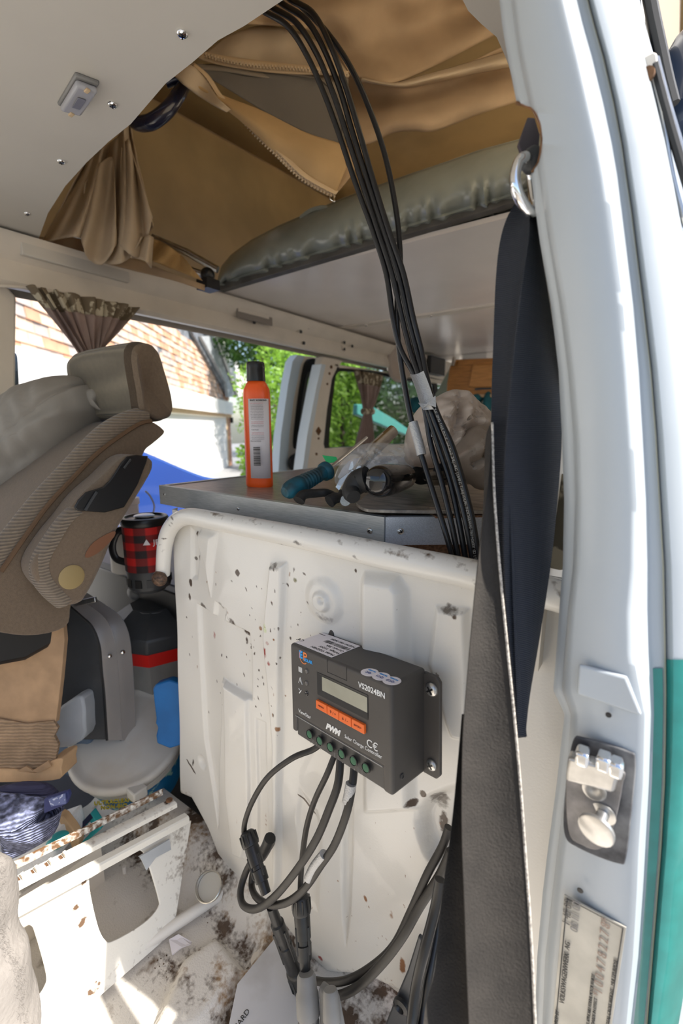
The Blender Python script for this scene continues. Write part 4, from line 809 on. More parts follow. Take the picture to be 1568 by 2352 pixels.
# stripping tool pointing up
wsx = thing('locking_pliers', 'chrome locking pliers standing up behind the black pliers', 'pliers')
dw = dp*1.12
b = B().tube([D(822, 1078, dw), D(860, 1030, dw*1.03), D(903, 989, dw*1.06)], [.006, .0115, .0105], 12, flat=.9); mk('handle', b, M['steel'], wsx, ang=60)
b = B().tube([D(812, 1080, dw*.99), D(850, 1028, dw*1.02), D(880, 998, dw*1.04)], [.004, .005, .004], 8, flat=.5); mk('handle', b, M['steel'], wsx)
b = B().prism([D(770, 1120, dw), D(778, 1102, dw), D(806, 1080, dw), D(826, 1068, dw), D(832, 1076, dw), D(812, 1098, dw), D(800, 1122, dw), D(790, 1140, dw)], -FW*.006); mk('jaw', b, M['zinc'], wsx, bevel=.001)
b = B().prism([D(786, 1128, dw*.98), D(800, 1085, dw*.98), D(808, 1082, dw*.98), D(800, 1112, dw*.98), D(796, 1136, dw*.98)], -FW*.004); mk('jaw', b, M['steel'], wsx, bevel=.0008)
b = B().prism([D(800, 1080, dw*1.0), D(806, 1062, dw), D(810, 1060, dw), D(812, 1078, dw)], -FW*.004); mk('release_lever', b, M['steel'], wsx)
# black hammer / massager like tool with chrome ball end
hm = thing('hammer', 'gloss black headed hammer lying on the worktop beside the cables', 'hammer')
dh = T_(880, 1142, .03)@FW; ha = D(868, 1106, dh); hb = D(972, 1088, dh*1.30); ax = unit(hb-ha); L_ = np.linalg.norm(hb-ha); rh = 38*dh/FPX
b = B().lathe(ha-ax*.012, ax, [(0, .001), (.001, rh*.5), (.004, rh*.78), (.010, rh*.93), (.018, rh), (L_*.28, rh*1.02), (L_*.45, rh*.93), (L_*.58, rh*.85), (L_*.60, rh*.5), (L_*.64, rh*.42)], 36); mk('head', b, M['blkg'], hm, ang=60)
b = B().lathe(ha+ax*L_*.5, ax, [(0, rh*.42), (L_*.30, rh*.40), (L_*.32, rh*.55), (L_*.42, rh*.82), (L_*.6, rh*.86), (L_*.78, rh*.6), (L_*.84, rh*.1)], 28); mk('rear_head', b, M['rub'], hm, ang=60)
b = B().ball(ha-ax*.0068-UP*.001+RT*.004, (rh*.42, rh*.34, rh*.2), np.array([unit(np.cross(ax, V(0, 0, 1))), V(0, 0, 1), ax]).T); mk('worn_patch', b, M['zinc'], hm)
b = B().tube(smooth([D(845, 1100, dh*1.02), D(822, 1108, dh*1.03), D(806, 1128, dh*1.02), D(812, 1142, dh)], 6), [.017, .016, .012, .009], 12); mk('handle', b, M['rub'], hm, ang=60)
# clear bag, scraps
for nm, lbl, out, d_, th_, m_ in [('clear_plastic_bag', 'crumpled clear plastic bag behind the upright chrome pliers', [(770, 1110), (775, 1075), (800, 1045), (830, 1022), (880, 1018), (935, 1030), (950, 1060), (940, 1100), (890, 1118), (810, 1122)], 1.12, .05, 'cbag')]:
    o_ = [D(x, y, dp*d_) for x, y in smooth([V(*p) for p in out], 4, True)]; b = B().puff(o_, th_, -FW, 22, fn=crumple(11, .010, 150)); one(nm, b, M[m_], lbl, 'bag', ang=25)
o_ = [D(x, y, dp*1.25) for x, y in smooth([V(*p) for p in [(785, 1110), (800, 1060), (850, 1050), (935, 1052), (950, 1110)]], 3, True)]; b = B().puff(o_, .02, -FW, 6); one('white_folded_sheet', b, mat('pale_sheet', (.50, .52, .60), .5), 'pale folded sheet inside the clear bag', 'sheet')
b = B().prism([D(740, 1046, dp*1.3), D(772, 1050, dp*1.3), D(778, 1062, dp*1.3), D(750, 1064, dp*1.3)], -FW*.004); one('green_packet', b, mat('green_print', (.02, .50, .14), .5), 'bright green packet corner behind the screwdriver shaft', 'packet')
# grey carrier bag
for nm, lbl, out, d_, th_, m_, ph in [('plastic_bag', 'pale grey carrier bag behind the taped cables', [(935, 1060), (932, 1000), (955, 945), (990, 920), (1030, 905), (1070, 925), (1110, 960), (1140, 1000), (1130, 1040), (1080, 1040), (1040, 1060), (985, 1075)], 1.12, .10, 'pbag', 0),
                                     ('plastic_bag', 'dark smoky bag crumpled under the pale carrier bag', [(1030, 1075), (1040, 1030), (1075, 985), (1125, 985), (1160, 1020), (1160, 1100), (1115, 1125), (1085, 1110)], .98, .07, 'pbag2', 2)]:
    o_ = [D(x, y, dp*d_) for x, y in smooth([V(*p) for p in out], 9, True)]
    b = B().puff(o_, th_, -FW, 30, fn=crumple(int(ph)+3, .014, 110)); one(nm, b, M[m_], lbl, 'bag', ang=25)
for i, (x0, y0, x1, y1, r) in enumerate([(975, 1092, 1090, 1085, .008), (1000, 1075, 1110, 1062, .006), (985, 1108, 1100, 1104, .005)]):
    b = B().tube([D(x0, y0, dp*1.05), D(x1, y1, dp*1.08)], r, 8); one('metal_tool', b, M['steel'] if i != 1 else M['rub'], ['steel bar behind the black cables on the worktop', 'dark bar poking out of the grey bags', 'thin steel bar nearest the hinged lid'][i], 'tool')
# hinged lid resting on the worktop
lid = thing('hob_lid', 'dusty grey hinged cooker lid lying on the worktop', 'lid')
lp_ = [T_(x, y, .010) for x, y in smooth([V(*p) for p in [(818, 1155), (835, 1166), (870, 1170), (1000, 1172), (1130, 1172)]], 5)]+[T_(1200, 1110, .010), T_(960, 1108, .010), T_(860, 1122, .010)]
b = B().prism(lp_, (0, 0, -.005)); mk('lid_panel', b, mat('dusty_metal', (.16, .14, .12), .3, col2=(.40, .36, .31), vs_=30, thr=(.35, .65), metal=.3, stretch=(1, 3, 1)), lid, bevel=.001)
b = B().tube([T_(965, 1172, .007), T_(1112, 1170, .007)], .0032, 8); mk('hinge_tube', b, M['zinc'], lid)
for x in (985, 1060): b = B().tube([T_(x, 1172, .007), T_(x+18, 1172, .007)], .0042, 8); mk('hinge_knuckle', b, M['steel'], lid)
b = B().prism([T_(985, 1176, .003), T_(1108, 1174, .003), T_(1108, 1184, .003), T_(1000, 1186, .003)], (0, 0, -.0025)); mk('hinge_leaf', b, M['particle'], lid)
b = B().prism(smooth([D(x, y, .44) for x, y in [(1262, 1120), (1285, 1090), (1300, 1100), (1310, 1200), (1310, 1300), (1262, 1300), (1260, 1240)]], 4, True), FW*.05); one('camouflage_cloth', b, M['camo'], 'camouflage patterned cloth between navy belt and white pillar', 'cloth', bevel=.004)
# =================================================================== SOLAR CHARGE CONTROLLER
ct = thing('charge_controller', 'dark grey boxed solar charge controller screwed to the white steel partition', 'controller')
Rc = np.array([[.9798, .1861, -.0726], [-.1807, .9807, .075], [.0852, -.0603, .9945]]); oc = V(-.3697, .4066, -.2761)
CM = np.eye(4); CM[:3, :3] = Rc; CM[:3, 3] = oc
Wc, Hc, Dc = .17, .1219, .0597
def cl_(u, v, yl=0):                                 # close-up reading -> controller x,z on plane y=yl
    r = ray(640+u/3.733, 1400+v/3.733); o_ = oc+Rc[:, 1]*yl; p = r*((o_@Rc[:, 1])/(r@Rc[:, 1])); q = Rc.T@(p-oc); return q[0], q[2]
def CB(): return B()
def cpart(name, b, m_, **k): return mk(name, b.xf(CM), m_, ct, **k)
TZ = -.094                                           # top of the terminal strip
b = B(); o_ = [(0, 0), (Wc, 0), (Wc, -Hc), (Wc-.012, -Hc), (.008, -Hc), (0, -Hc)]
b.box((Wc/2, Dc/2+.001, (TZ)/2), (Wc, Dc-.002, -TZ)); 
b = B().prism([V(x, 0, z) for x, z in [(0, 0), (Wc, 0), (Wc, -Hc), (Wc-.014, -Hc), (Wc-.014, TZ), (.009, TZ), (.009, -Hc+.004), (0, -Hc+.004)]], (0, Dc, 0)); body = cpart('case', b, M['case'], bevel=.004, seg=4)
b = B().box((Wc/2-.0025, Dc/2+.0015, (TZ-Hc)/2+.0005), (Wc-.020, Dc-.003, -(TZ-(-Hc))-.001)); cpart('terminal_cover', b, M['case2'], bevel=.0015)
b = B().box((Wc/2-.0025, .0004, TZ-.0004), (Wc-.022, .0012, .0012)); cpart('cover_groove', b, M['greyp'], flat=True)
# mounting flange at the back
for nm, pts in (('mounting_flange', [(Wc-.002, -.004), (Wc+.016, -.004), (Wc+.021, -.010), (Wc+.021, -Hc+.006), (Wc+.016, -Hc), (Wc-.002, -Hc)]), ('mounting_flange', [(-.003, -.02), (-.003, .003), (.001, .008), (.020, .008), (.023, .004), (.023, -.02)])):
    b = B().prism([V(x, Dc-.004, z) for x, z in pts], (0, .005, 0)); cpart(nm, b, M['case'], bevel=.0015)
for z in (-.020, -.107):
    p = oc+Rc@V(Wc+.0105, Dc-.0045, z); screw(ct, p, -Rc[:, 1], .0078 if z > -.05 else .0066, M['zinc'], name='flange_screw', up=Rc[:, 2])
# display
def crect(u0, v0, u1, v1, u2, v2, u3, v3): return [cl_(u0, v0), cl_(u1, v1), cl_(u2, v2), cl_(u3, v3)]
dl, dt = cl_(330, 535); dr, _ = cl_(765, 720); _, db = cl_(332, 715)
dt, db = -.022, -.050; 
b = B()
fr_ = [(dl, dt), (dr, dt), (dr, db), (dl, db)]; inn = [(dl+.009, dt-.003), (dr-.001, dt-.003), (dr-.001, db+.008), (dl+.009, db+.008)]
vs_ = [V(x, -.0008, z) for x, z in fr_]+[V(x, .0005, z) for x, z in fr_]+[V(x, .0016, z) for x, z in inn]
b.add([V(x, -.0006, z) for x, z in fr_]+[V(x, -.0002, z) for x, z in inn], [(0, 1, 5, 4), (1, 2, 6, 5), (2, 3, 7, 6), (3, 0, 4, 7)]); cpart('display_bezel', b, M['blk'], flat=True)
b = B().box(((inn[0][0]+inn[1][0])/2, -.0003, (inn[0][1]+inn[2][1])/2), (inn[1][0]-inn[0][0], .0006, inn[0][1]-inn[2][1])); cpart('display', b, M['lcd'], flat=True)
tx0 = cl_(415, 425)[0]; tx1 = cl_(580, 500)[0]; b = B()
for a_, c_, e_, g_ in ((tx0, .0, tx0, -.0165), (tx1, 0, tx1, -.0165), (tx0, -.0165, tx1, -.0165)): b.box(((a_+e_)/2, -.00012, (c_+g_)/2), (abs(e_-a_)+.0006, .0003, abs(g_-c_)+.0006))
cpart('cover_seam', b, M['blk'], flat=True)
# buttons
bx0 = cl_(333, 812)[0]; bx1 = cl_(750, 1030)[0]; bw = (bx1-bx0)/4
bz0 = -.0615
for i, s_ in enumerate(['MENU/<', '\u2191 / +', '\u2193 / -', 'ENTER/>']):
    b = B().box((bx0+bw*(i+.5), -.0012, bz0), (bw-.0008, .004, .0105)); bo_ = cpart('button', b, M['orangeb'], bevel=.0006)
    Ft = CM@frame((bx0+bw*(i+.5), -.0033, bz0), (1, 0, 0), (0, 0, 1), (0, -1, 0)); text(s_, .0030 if i in (0, 3) else .005, Ft, M['red'] if 0 else mat('btn_ink%d' % i, (.10, .01, .01), .6), bo_, name='button_symbol')
def ctext(s, x, z, size, m_, **k): return text(s, size, CM@frame((x, -.0003, z), (1, 0, 0), (0, 0, 1), (0, -1, 0)), m_, ct, **k)
for s, u, v, size, m_, kw in [('VS2024BN', 795, 692, .0088, M['white'], dict(bold=.00012)), ('ViewStar', 222, 895, .0068, M['white'], {}), ('PWM', 462, 1028, .0100, M['white'], dict(bold=.0006, shear=.35)), ('Solar Charge Controller', 720, 1172, .0062, M['white'], dict(sx=.92)), ('C\u20ac', 803, 1165, .0125, M['white'], {}), ('E', 190, 388, .0125, M['cyan'], dict(bold=.0008)), ('P', 226, 408, .0150, M['porange'], dict(bold=.0002)), ('SOLAR', 252, 442, .0052, M['cyan'], dict(bold=.0003))]:
    x, z = cl_(u, v); ctext(s, x, z, size, m_, **kw)
x, z = cl_(214, 405); b = B(); P = [V(x+.0078*math.cos(a)*1.0, -.0003, z+.0088*math.sin(a)) for a in np.linspace(2.2, 5.4, 20)]; b.tube(P, .0006, 6, flat=.4); cpart('logo_ring', b, M['porange'])
# icons and leds
for i, (u, v) in enumerate([(240, 530), (240, 632), (240, 718)]):
    x, z = cl_(u, v); b = B().lathe((x, .001, z), (0, -1, 0), [(0, .0042), (.0012, .0042), (.0015, .0034), (.0010, .0032)], 20); L0 = cpart('led', b, M['case2'])
    b = B().lathe((x, -.0002, z), (0, -1, 0), [(0, .0030), (.0010, .0026), (.0014, .0014), (.0015, .0001)], 18); mk('led_lens', b.xf(CM), M['blkg'] if i == 2 else mat('led_grey%d' % i, (.12, .11, .10), .3), L0)
x, z = cl_(186, 515); b = B()
for i in range(5): b.box((x-.003+i*.0015, -.0003, z), (.0008, .0003, .006))
for i in range(4): b.box((x, -.0003, z-.003+i*.002), (.007, .0003, .0004))
cpart('panel_symbol', b, M['white'], flat=True)
x, z = cl_(186, 612); b = B(); P = [V(x, -.0003, z+.0048), V(x+.0036, -.0003, z-.0036), V(x-.0036, -.0003, z-.0036), V(x, -.0003, z+.0048)]; b.tube(P, .0004, 6); b.box((x, -.0003, z), (.0006, .0003, .0035)); cpart('warning_symbol', b, M['white'])
x, z = cl_(186, 700); b = B(); b.tube([V(x-.002, -.0003, z-.003), V(x+.002, -.0003, z+.002)], .0007, 6); b.tube([V(x-.003, -.0003, z+.003), V(x-.001, -.0003, z+.001)], .0005, 6); cpart('switch_symbol', b, M['white'])
# terminals
for i, (u, v) in enumerate([(266, 1070), (353, 1125), (444, 1180), (541, 1238), (643, 1297), (749, 1357)]):
    x, z = cl_(u, v); b = B().lathe((x, .0002, z), (0, -1, 0), [(0, .0062), (.0012, .0060), (.0016, .0052), (.0004, .0050)], 22); t0 = cpart('terminal_hole', b, M['blk'])
    b = B().lathe((x, -.0004, z), (0, -1, 0), [(0, .0048), (.0006, .0046), (.0008, .0001)], 18); b2 = mk('terminal_screw', b.xf(CM), M['green'], t0)
    ctext('+' if i % 2 == 0 else '-', x+.001, z-.0098, .005, M['greyp'])
for u, v in ((308, 1145), (494, 1258), (698, 1385)):
    x, z = cl_(u, v); b = B(); b.tube([V(x-.003, -.0003, z-.003), V(x-.003, -.0003, z+.003), V(x+.003, -.0003, z+.003), V(x+.003, -.0003, z-.003)], .00025, 4); cpart('terminal_symbol', b, M['greyp'])
# top stickers
def ctop(u, v):
    r = ray(640+u/3.733, 1400+v/3.733); n_ = Rc[:, 2]; p = r*((oc@n_)/(r@n_)); q = Rc.T@(p-oc); return V(q[0], q[1], .0002)
lbq = [V(.004, .005, .0002), V(.004, .054, .0002), V(.074, .054, .0002), V(.074, .005, .0002)]
b = B().prism(lbq, (0, 0, .0003)); lab2 = cpart('rating_label', b, M['label'], flat=True)
c_ = sum(lbq)/4; lw = np.linalg.norm(lbq[3]-lbq[0]); lh = np.linalg.norm(lbq[1]-lbq[0])
def ltop(s, du, dv, size, **k): text(s, size, CM@frame(c_+V(du, dv, .0004), (-1, 0, 0), (0, -1, 0), (0, 0, 1)), M['ink'], lab2, **k)
ltop('Model: VS2024BN', .012, -lh*.38, .0062, sx=.9); ltop('Voltage: 12/24V', .016, -lh*.22, .0062, sx=.9); ltop('Current: 20A', .018, -lh*.06, .0062, sx=.9); ltop('HSD9411081-00205', .012, lh*.33, .0058, sx=.9); ltop('C\u20ac', -.036, -lh*.28, .009)
b = B()
for i in range(26): b.box(c_+V(-.010+i*.0017, lh*.13, .0004), (random.choice((.0004, .0008, .0011)), .0075, .0002))
mk('label_barcode', b.xf(CM), M['ink'], lab2, flat=True)
b = B().box(c_+V(-.030, lh*.38, .0004), (.012, .0012, .0002)); mk('label_bar', b.xf(CM), M['ink'], lab2, flat=True)
for i, (u, v, s_) in enumerate([(779, 540, 'QC'), (877, 575, 'QC1'), (969, 612, 'QC7')]):
    p = ctop(u, v); b = B().lathe(p, (0, 0, 1), [(0, .0098), (.0002, .0098), (.0003, .0001)], 26); s0 = cpart('round_sticker', b, M['label'])
    text(s_, .005, CM@frame(p+V(0, -.002, .0006), (-1, 0, 0), (0, -1, 0), (0, 0, 1)), mat('sticker_blue%d' % i, (.05, .08, .25), .6), s0); text('PASSED', .0032, CM@frame(p+V(0, .004, .0006), (-1, 0, 0), (0, -1, 0), (0, 0, 1)), M['cyan'], s0)
b = B().lathe((Wc+.0002, .016, -Hc+.016), (1, 0, 0), [(0, .0035), (.0008, .0033), (.001, .0022), (.0002, .002)], 14); cpart('side_screw', b, M['case2'])
# =================================================================== CABLES
def cable(name, pts, r, m_, label, cat='cable', group=None, n=12, sub=8):
    b = B().tube(smooth([D(*p) for p in pts], sub), r, n); return one(name, b, m_, label, cat, group, ang=80)
rc_ = .0034
tops = [[(640, -30, .60), (700, 22, .585), (755, 80, .575), (808, 160, .57), (850, 255, .565), (882, 350, .56), (902, 440, .56), (915, 530, .56), (919, 620, .56), (912, 690, .562), (914, 780, .562), (928, 880, .56), (948, 980, .555), (975, 1070, .55), (1000, 1150, .54), (1022, 1220, .53), (1042, 1290, .53)],
        [(560, 0, .60), (615, 28, .585), (668, 62, .575), (712, 130, .57), (750, 215, .565), (785, 310, .56), (822, 420, .56), (862, 530, .56), (893, 630, .56), (908, 730, .56), (925, 800, .56), (955, 870, .552), (975, 940, .55), (995, 1020, .548), (1020, 1110, .54), (1042, 1200, .53), (1060, 1290, .53)],
        [(570, -20, .60), (628, 18, .585), (682, 52, .575), (728, 122, .568), (765, 210, .56), (797, 305, .555), (832, 415, .555), (870, 530, .555), (902, 630, .555), (925, 730, .555), (945, 810, .552), (963, 870, .546), (980, 940, .545), (1010, 1030, .545), (1036, 1110, .54), (1056, 1200, .53), (1072, 1290, .53)],
        [(590, -40, .60), (645, 8, .585), (700, 45, .575), (740, 110, .568), (778, 205, .56), (806, 300, .552), (842, 415, .552), (880, 530, .552), (912, 630, .552), (935, 730, .552), (955, 810, .55), (972, 870, .545), (988, 940, .540), (1020, 1030, .535), (1045, 1110, .532), (1068, 1200, .525), (1084, 1290, .525)],
        [(610, -50, .60), (660, -2, .585), (712, 30, .575), (752, 102, .562), (788, 200, .555), (818, 300, .548), (850, 412, .548), (886, 528, .548), (920, 628, .548), (942, 728, .548), (962, 808, .548), (980, 868, .543), (1000, 940, .535), (1030, 1020, .53), (1055, 1100, .528), (1078, 1190, .522), (1094, 1290, .522)]]
lbls = ['black solar cable looping out furthest right below the roof opening', 'leftmost black cable of the taped bundle crossing the tan canvas', 'second black cable from the left in the taped bundle', 'third black cable from the left in the taped bundle', 'rightmost black cable of the taped bundle, carrying white print']
for i, t0 in enumerate(tops):
    if i: t0 = [(x+(i-2.5)*4*max(0, 1-abs(y-860)/1e9)*(0 if 820 < y < 960 else 1), y, d) for x, y, d in t0]
    cable('solar_cable', t0, rc_, M['cable'], lbls[i], group='cables from the roof')
prt = 'TUV 2PfG 1169 PV1-F 1x4.0mm2 ZHEJIANG JIAMING TIANJIEYUAN PHOTOVOLTAIC TECHNOLOGY CO LTD'
pth = resample(smooth([D(x-2, y, d-.0052) for x, y, d in tops[4][12:]], 10), len(prt)+1)
cab = [o for o in FIX if o.name.startswith('solar_cable')][-1]
prm = mat('cable_print', (.35, .35, .33), .6)
for i, ch in enumerate(prt):
    if ch == ' ': continue
    a = unit(pth[i+1]-pth[i]); n_ = unit(-(pth[i]-a*(pth[i]@a))); text(ch, .0042, frame(pth[i], a, np.cross(n_, a), n_), prm, cab, name='printed_letter')
# duct tape
b = B(); P = []
A0 = [(945, 862), (958, 900), (965, 925), (974, 938)]; A1 = [(968, 852), (982, 880), (999, 912), (1000, 935)]
dt_ = thing('duct_tape', 'silver duct tape wrapped round the thick bundle of black cables', 'tape')
mk('tape_wrap', B().ribbon([D(942, 860, .536), D(955, 895, .533), D(966, 935, .532)], [D(972, 852, .536), D(984, 882, .533), D(999, 925, .530)], .001, 16, 6, bow=.004), M['tape'], dt_, solid=0)
mk('tape_wrap', B().ribbon([D(942, 860, .560), D(955, 895, .558), D(966, 935, .556)], [D(972, 852, .560), D(984, 882, .558), D(999, 925, .556)], .001, 16, 6, bow=-.004), M['tape'], dt_)
mk('loose_tape_end', B().prism([D(968, 938, .530), D(1000, 908, .526), D(1001, 935, .524), D(985, 930, .527)], FW*.0008), M['tape'], dt_)
mk('torn_tape_edge', B().ribbon([D(960, 925, .531), D(972, 942, .531)], [D(988, 930, .528), D(996, 940, .528)], .001, 6, 4, bow=.002), M['tape'], dt_)
b = B().tube(smooth([D(948, 970, .556), D(958, 1005, .554), D(968, 1045, .552)], 6), .0058, 12); one('tape_sleeve', b, M['tape'], 'grey tape sleeve round the single left cable', 'tape')
b = B().tube([D(989, 968, .551), D(996, 1004, .549)], .0046, 10); one('tape_sleeve', b, M['tape'], 'small grey tape band just below the big taped joint', 'tape')
# lower cables and connectors
def y_(x, y, Yv): p = onY(x, y, Yv); return (x, y, float(p@FW))
def cabY(name, pts, r, m_, label, **k): return cable(name, [y_(*p) for p in pts], r, m_, label, **k)
cabY('controller_cable', [(740, 1705, .43), (718, 1722, .425), (670, 1742, .41), (615, 1785, .40), (580, 1840, .395), (562, 1890, .392), (561, 1925, .39)], .0040, M['cabled'], 'thin cable arching left from the controller to a black connector', group='cables under the controller')
cabY('controller_cable', [(768, 1735, .42), (750, 1780, .41), (722, 1840, .41), (704, 1900, .41), (694, 1970, .405), (690, 2030, .40), (690, 2070, .395)], .0040, M['cabled'], 'cable running straight down to the upright connector', group='cables under the controller')
cabY('controller_cable', [(782, 1735, .42), (776, 1800, .405), (755, 1860, .395), (725, 1930, .385), (680, 2000, .375), (630, 2060, .37), (590, 2087, .37), (560, 2080, .375), (552, 2050, .385), (562, 2010, .40), (580, 1975, .41), (600, 1955, .42)], .0052, M['cabled'], 'thick cable looping lowest left under the controller', group='cables under the controller')
cabY('controller_cable', [(814, 1755, .42), (808, 1810, .405), (795, 1870, .395), (768, 1940, .39), (735, 1990, .385), (700, 2040, .38), (660, 2072, .375), (620, 2078, .375), (590, 2062, .385), (578, 2035, .40), (582, 2000, .41), (592, 1985, .42)], .0050, M['cabled'], 'cable with silver tape bands hanging from the right terminals', group='cables under the controller')
def sleeve(pts, r, label): b = B().tube(smooth([onY(*p) for p in pts], 5), r, 12); one('tape_sleeve', b, M['tape'], label, 'tape', ang=70)
sleeve([(806, 1800, .4045), (802, 1822, .402), (798, 1842, .400)], .0068, 'silver tape band just below the controller')
sleeve([(744, 1962, .387), (722, 1990, .3835), (708, 2018, .3805)], .0062, 'silver tape band on the lower bend of the hanging cable')
cabY('battery_cable', [(1030, 1900, .455), (1015, 1945, .45), (980, 2010, .44), (940, 2100, .43), (905, 2170, .42), (860, 2215, .41), (800, 2250, .40), (745, 2256, .40), (700, 2245, .41)], .0050, M['cabled'], 'upper dusty cable sweeping from behind the belt to the floor', group='cables from behind the belt')
cabY('battery_cable', [(1035, 1955, .445), (1010, 2010, .44), (965, 2080, .43), (925, 2150, .415), (880, 2210, .405), (830, 2260, .395), (785, 2285, .39), (740, 2290, .39)], .0055, M['cabled'], 'lower dusty cable sweeping from behind the belt to the floor', group='cables from behind the belt')
def connector(name, label, p, q, r, m_, rev=False):
    t = thing(name, label, 'connector'); p, q = onY(*p), onY(*q); a = unit(q-p); L = np.linalg.norm(q-p)
    b = B(); n_ = 20; vsr = [(0, r*.55), (.002, r*.8), (.005, r*.92), (L*.22, r*1.02), (L*.25, r*.95), (L*.26, r*.8)]
    b.lathe(p, a, vsr, n_); g = mk('ribbed_gland', b, m_, t)
    for k in range(10):
        an = 2*math.pi*k/10; u = unit(np.cross(a, V(0, 1, 0))); w2 = np.cross(a, u); c = p+a*L*.13+(u*math.cos(an)+w2*math.sin(an))*r*.95
        mk('grip_rib', B().box(c, (L*.16, r*.16, r*.16), np.array([a, np.cross(V(0, 1, .01), a)/np.linalg.norm(np.cross(V(0, 1, .01), a)), unit(np.cross(a, np.cross(V(0, 1, .01), a)))]).T), m_, g)
    b = B().lathe(p+a*L*.25, a, [(0, r*.8), (.004, r*.85), (L*.30, r*.82), (L*.31, r*.70), (L*.36, r*.70), (L*.37, r*.82), (L*.55, r*.78), (L*.56, r*.6), (L*.74, r*.55)], n_); mk('housing', b, m_, t)
    u = unit(np.cross(a, FW)); n2 = unit(np.cross(u, a)); n2 = n2 if n2@FW < 0 else -n2
    for sg in (-1, 1): mk('latch_arm', B().box(p+a*L*.56+u*sg*r*.62+n2*r*.45, (L*.34, r*.30, r*.28), np.array([a, u, n2]).T), m_, t, bevel=.0008)
    return t
connector('solar_connector', 'black upper left connector end with a ribbed collar', (566, 1908, .392), (612, 2055, .372), .0125, M['conn'])
connector('solar_connector', 'lower left black connector half running down to the branch piece', (692, 2275, .40), (622, 2080, .376), .0125, M['conn'])
connector('solar_connector', 'upright black connector joined to the bright branch piece', (690, 2052, .392), (702, 2240, .365), .0128, M['conn'])
b = B().tube(smooth([onY(x, y, .425) for x, y in [(600, 1965), (612, 1945), (620, 1925)]], 5), .009, 12); b.tube([onY(612, 1935, .44), onY(622, 1945, .44)], .011, 12); one('cable_gland', b, M['conn'], 'short black gland sticking out of the partition behind the connector', 'gland')
br = thing('branch_connector', 'black Y shaped cable branch connector coloured grey for sunlight at the bottom edge', 'connector')  # black plastic given grey to stand for the sun on it
p, q = onY(703, 2235, .362), onY(712, 2420, .335); a = unit(q-p); L = np.linalg.norm(q-p)
b = B().lathe(p, a, [(0, .010), (.004, .0125), (.02, .0135), (.022, .0150), (.044, .0150), (.046, .0125), (L*.6, .0122), (L*.62, .0140), (L*.72, .0140), (L*.74, .0118), (L, .0118)], 24); mk('main_body', b, M['greyp'], br)
b = B().prism([onY(730, 2268, .362), onY(768, 2300, .362), onY(790, 2420, .345), onY(735, 2420, .345)], (0, .012, 0)); mk('web', b, M['greyp'], br, bevel=.003)
b = B().lathe(onY(758, 2272, .362), a, [(0, .008), (.004, .010), (.03, .0115), (.032, .0098), (L, .0098)], 20); mk('side_branch', b, M['greyp'], br)
for i, (xs, m_) in enumerate([([(1010, 2020, .40), (998, 2090, .39), (975, 2180, .37), (955, 2270, .355), (940, 2400, .33)], 'cable'), ([(1018, 2060, .41), (1005, 2130, .40), (985, 2240, .37), (972, 2320, .355), (962, 2420, .33)], 'cable')]):
    cabY('belt_side_cable', xs, .0058 if i == 0 else .0045, M['cable'], ['sunlit black cable left of the belts, the nearer one', 'sunlit black cable tucked against the worn belt'][i], group='cables beside the belts')
b = B().prism([onY(x, y, .42) for x, y in [(960, 2150), (935, 2230), (905, 2300), (885, 2352), (880, 2420), (1000, 2420), (1000, 2200)]], (0, .006, 0)); one('belt_bracket', b, M['dgrey'], 'dark metal bracket at the foot of the belts', 'bracket', bevel=.002)
b = B().lathe(onY(922, 2308, .415), (0, -1, 0), [(0, .011), (.004, .0105), (.006, .006), (.002, .004)], 16); one('bracket_bolt', b, M['blk'], 'black bolt in the bracket at the foot of the belts', 'bolt')
# =================================================================== SEAT BELTS
def rb(pts): return [D(*p) for p in pts]
nb = thing('seat_belt', 'navy seat belt webbing hanging from the chrome ring', 'belt')
mk('webbing_strap', B().ribbon(rb([(1192, 455, .372), (1165, 500, .375), (1148, 560, .38), (1139, 650, .385), (1134, 780, .385), (1130, 900, .385), (1130, 1000, .385), (1138, 1150, .385), (1152, 1350, .385), (1172, 1550, .385), (1189, 1695, .385)]), rb([(1214, 480, .365), (1216, 540, .36), (1205, 620, .36), (1190, 760, .362), (1178, 900, .365), (1172, 1000, .368), (1172, 1150, .37), (1178, 1350, .372), (1186, 1550, .375), (1192, 1690, .378)]), .0014, 90, 8, bow=.006), M['navy'], nb)
mk('webbing_strap', B().ribbon(rb([(1216, 470, .366), (1210, 560, .364), (1192, 700, .36), (1176, 850, .362), (1162, 1000, .365), (1155, 1200, .37), (1162, 1400, .375), (1178, 1560, .378), (1190, 1690, .38)]), rb([(1224, 470, .40), (1236, 560, .40), (1262, 700, .40), (1282, 850, .40), (1288, 1000, .40), (1280, 1130, .40), (1265, 1280, .40), (1240, 1450, .395), (1198, 1690, .385)]), .0014, 90, 8, bow=-.004), M['navy'], nb)
wb = thing('seat_belt', 'worn brown grey seat belt hanging twisted in front of the navy one', 'belt')
L1 = [(1128, 960, .379), (1122, 1080, .372), (1104, 1230, .366), (1086, 1400, .362), (1072, 1560, .358), (1062, 1700, .355), (1060, 1900, .350), (1066, 2080, .345), (1072, 2250, .34), (1080, 2430, .335)]
R1 = [(1130, 970, .378), (1134, 1120, .374), (1146, 1290, .368), (1164, 1480, .362), (1182, 1660, .356), (1196, 1820, .352), (1206, 1960, .350), (1216, 2100, .346), (1224, 2250, .342), (1232, 2430, .336)]
mk('webbing_strap', B().ribbon(rb(L1), rb(R1), .0015, 100, 10, bow=.006), M['belt'], wb)
mk('frayed_edge', B().tube(smooth(rb([(x, y, d-.0005) for x, y, d in R1]), 8), .0011, 6), M['beltedge'], wb)
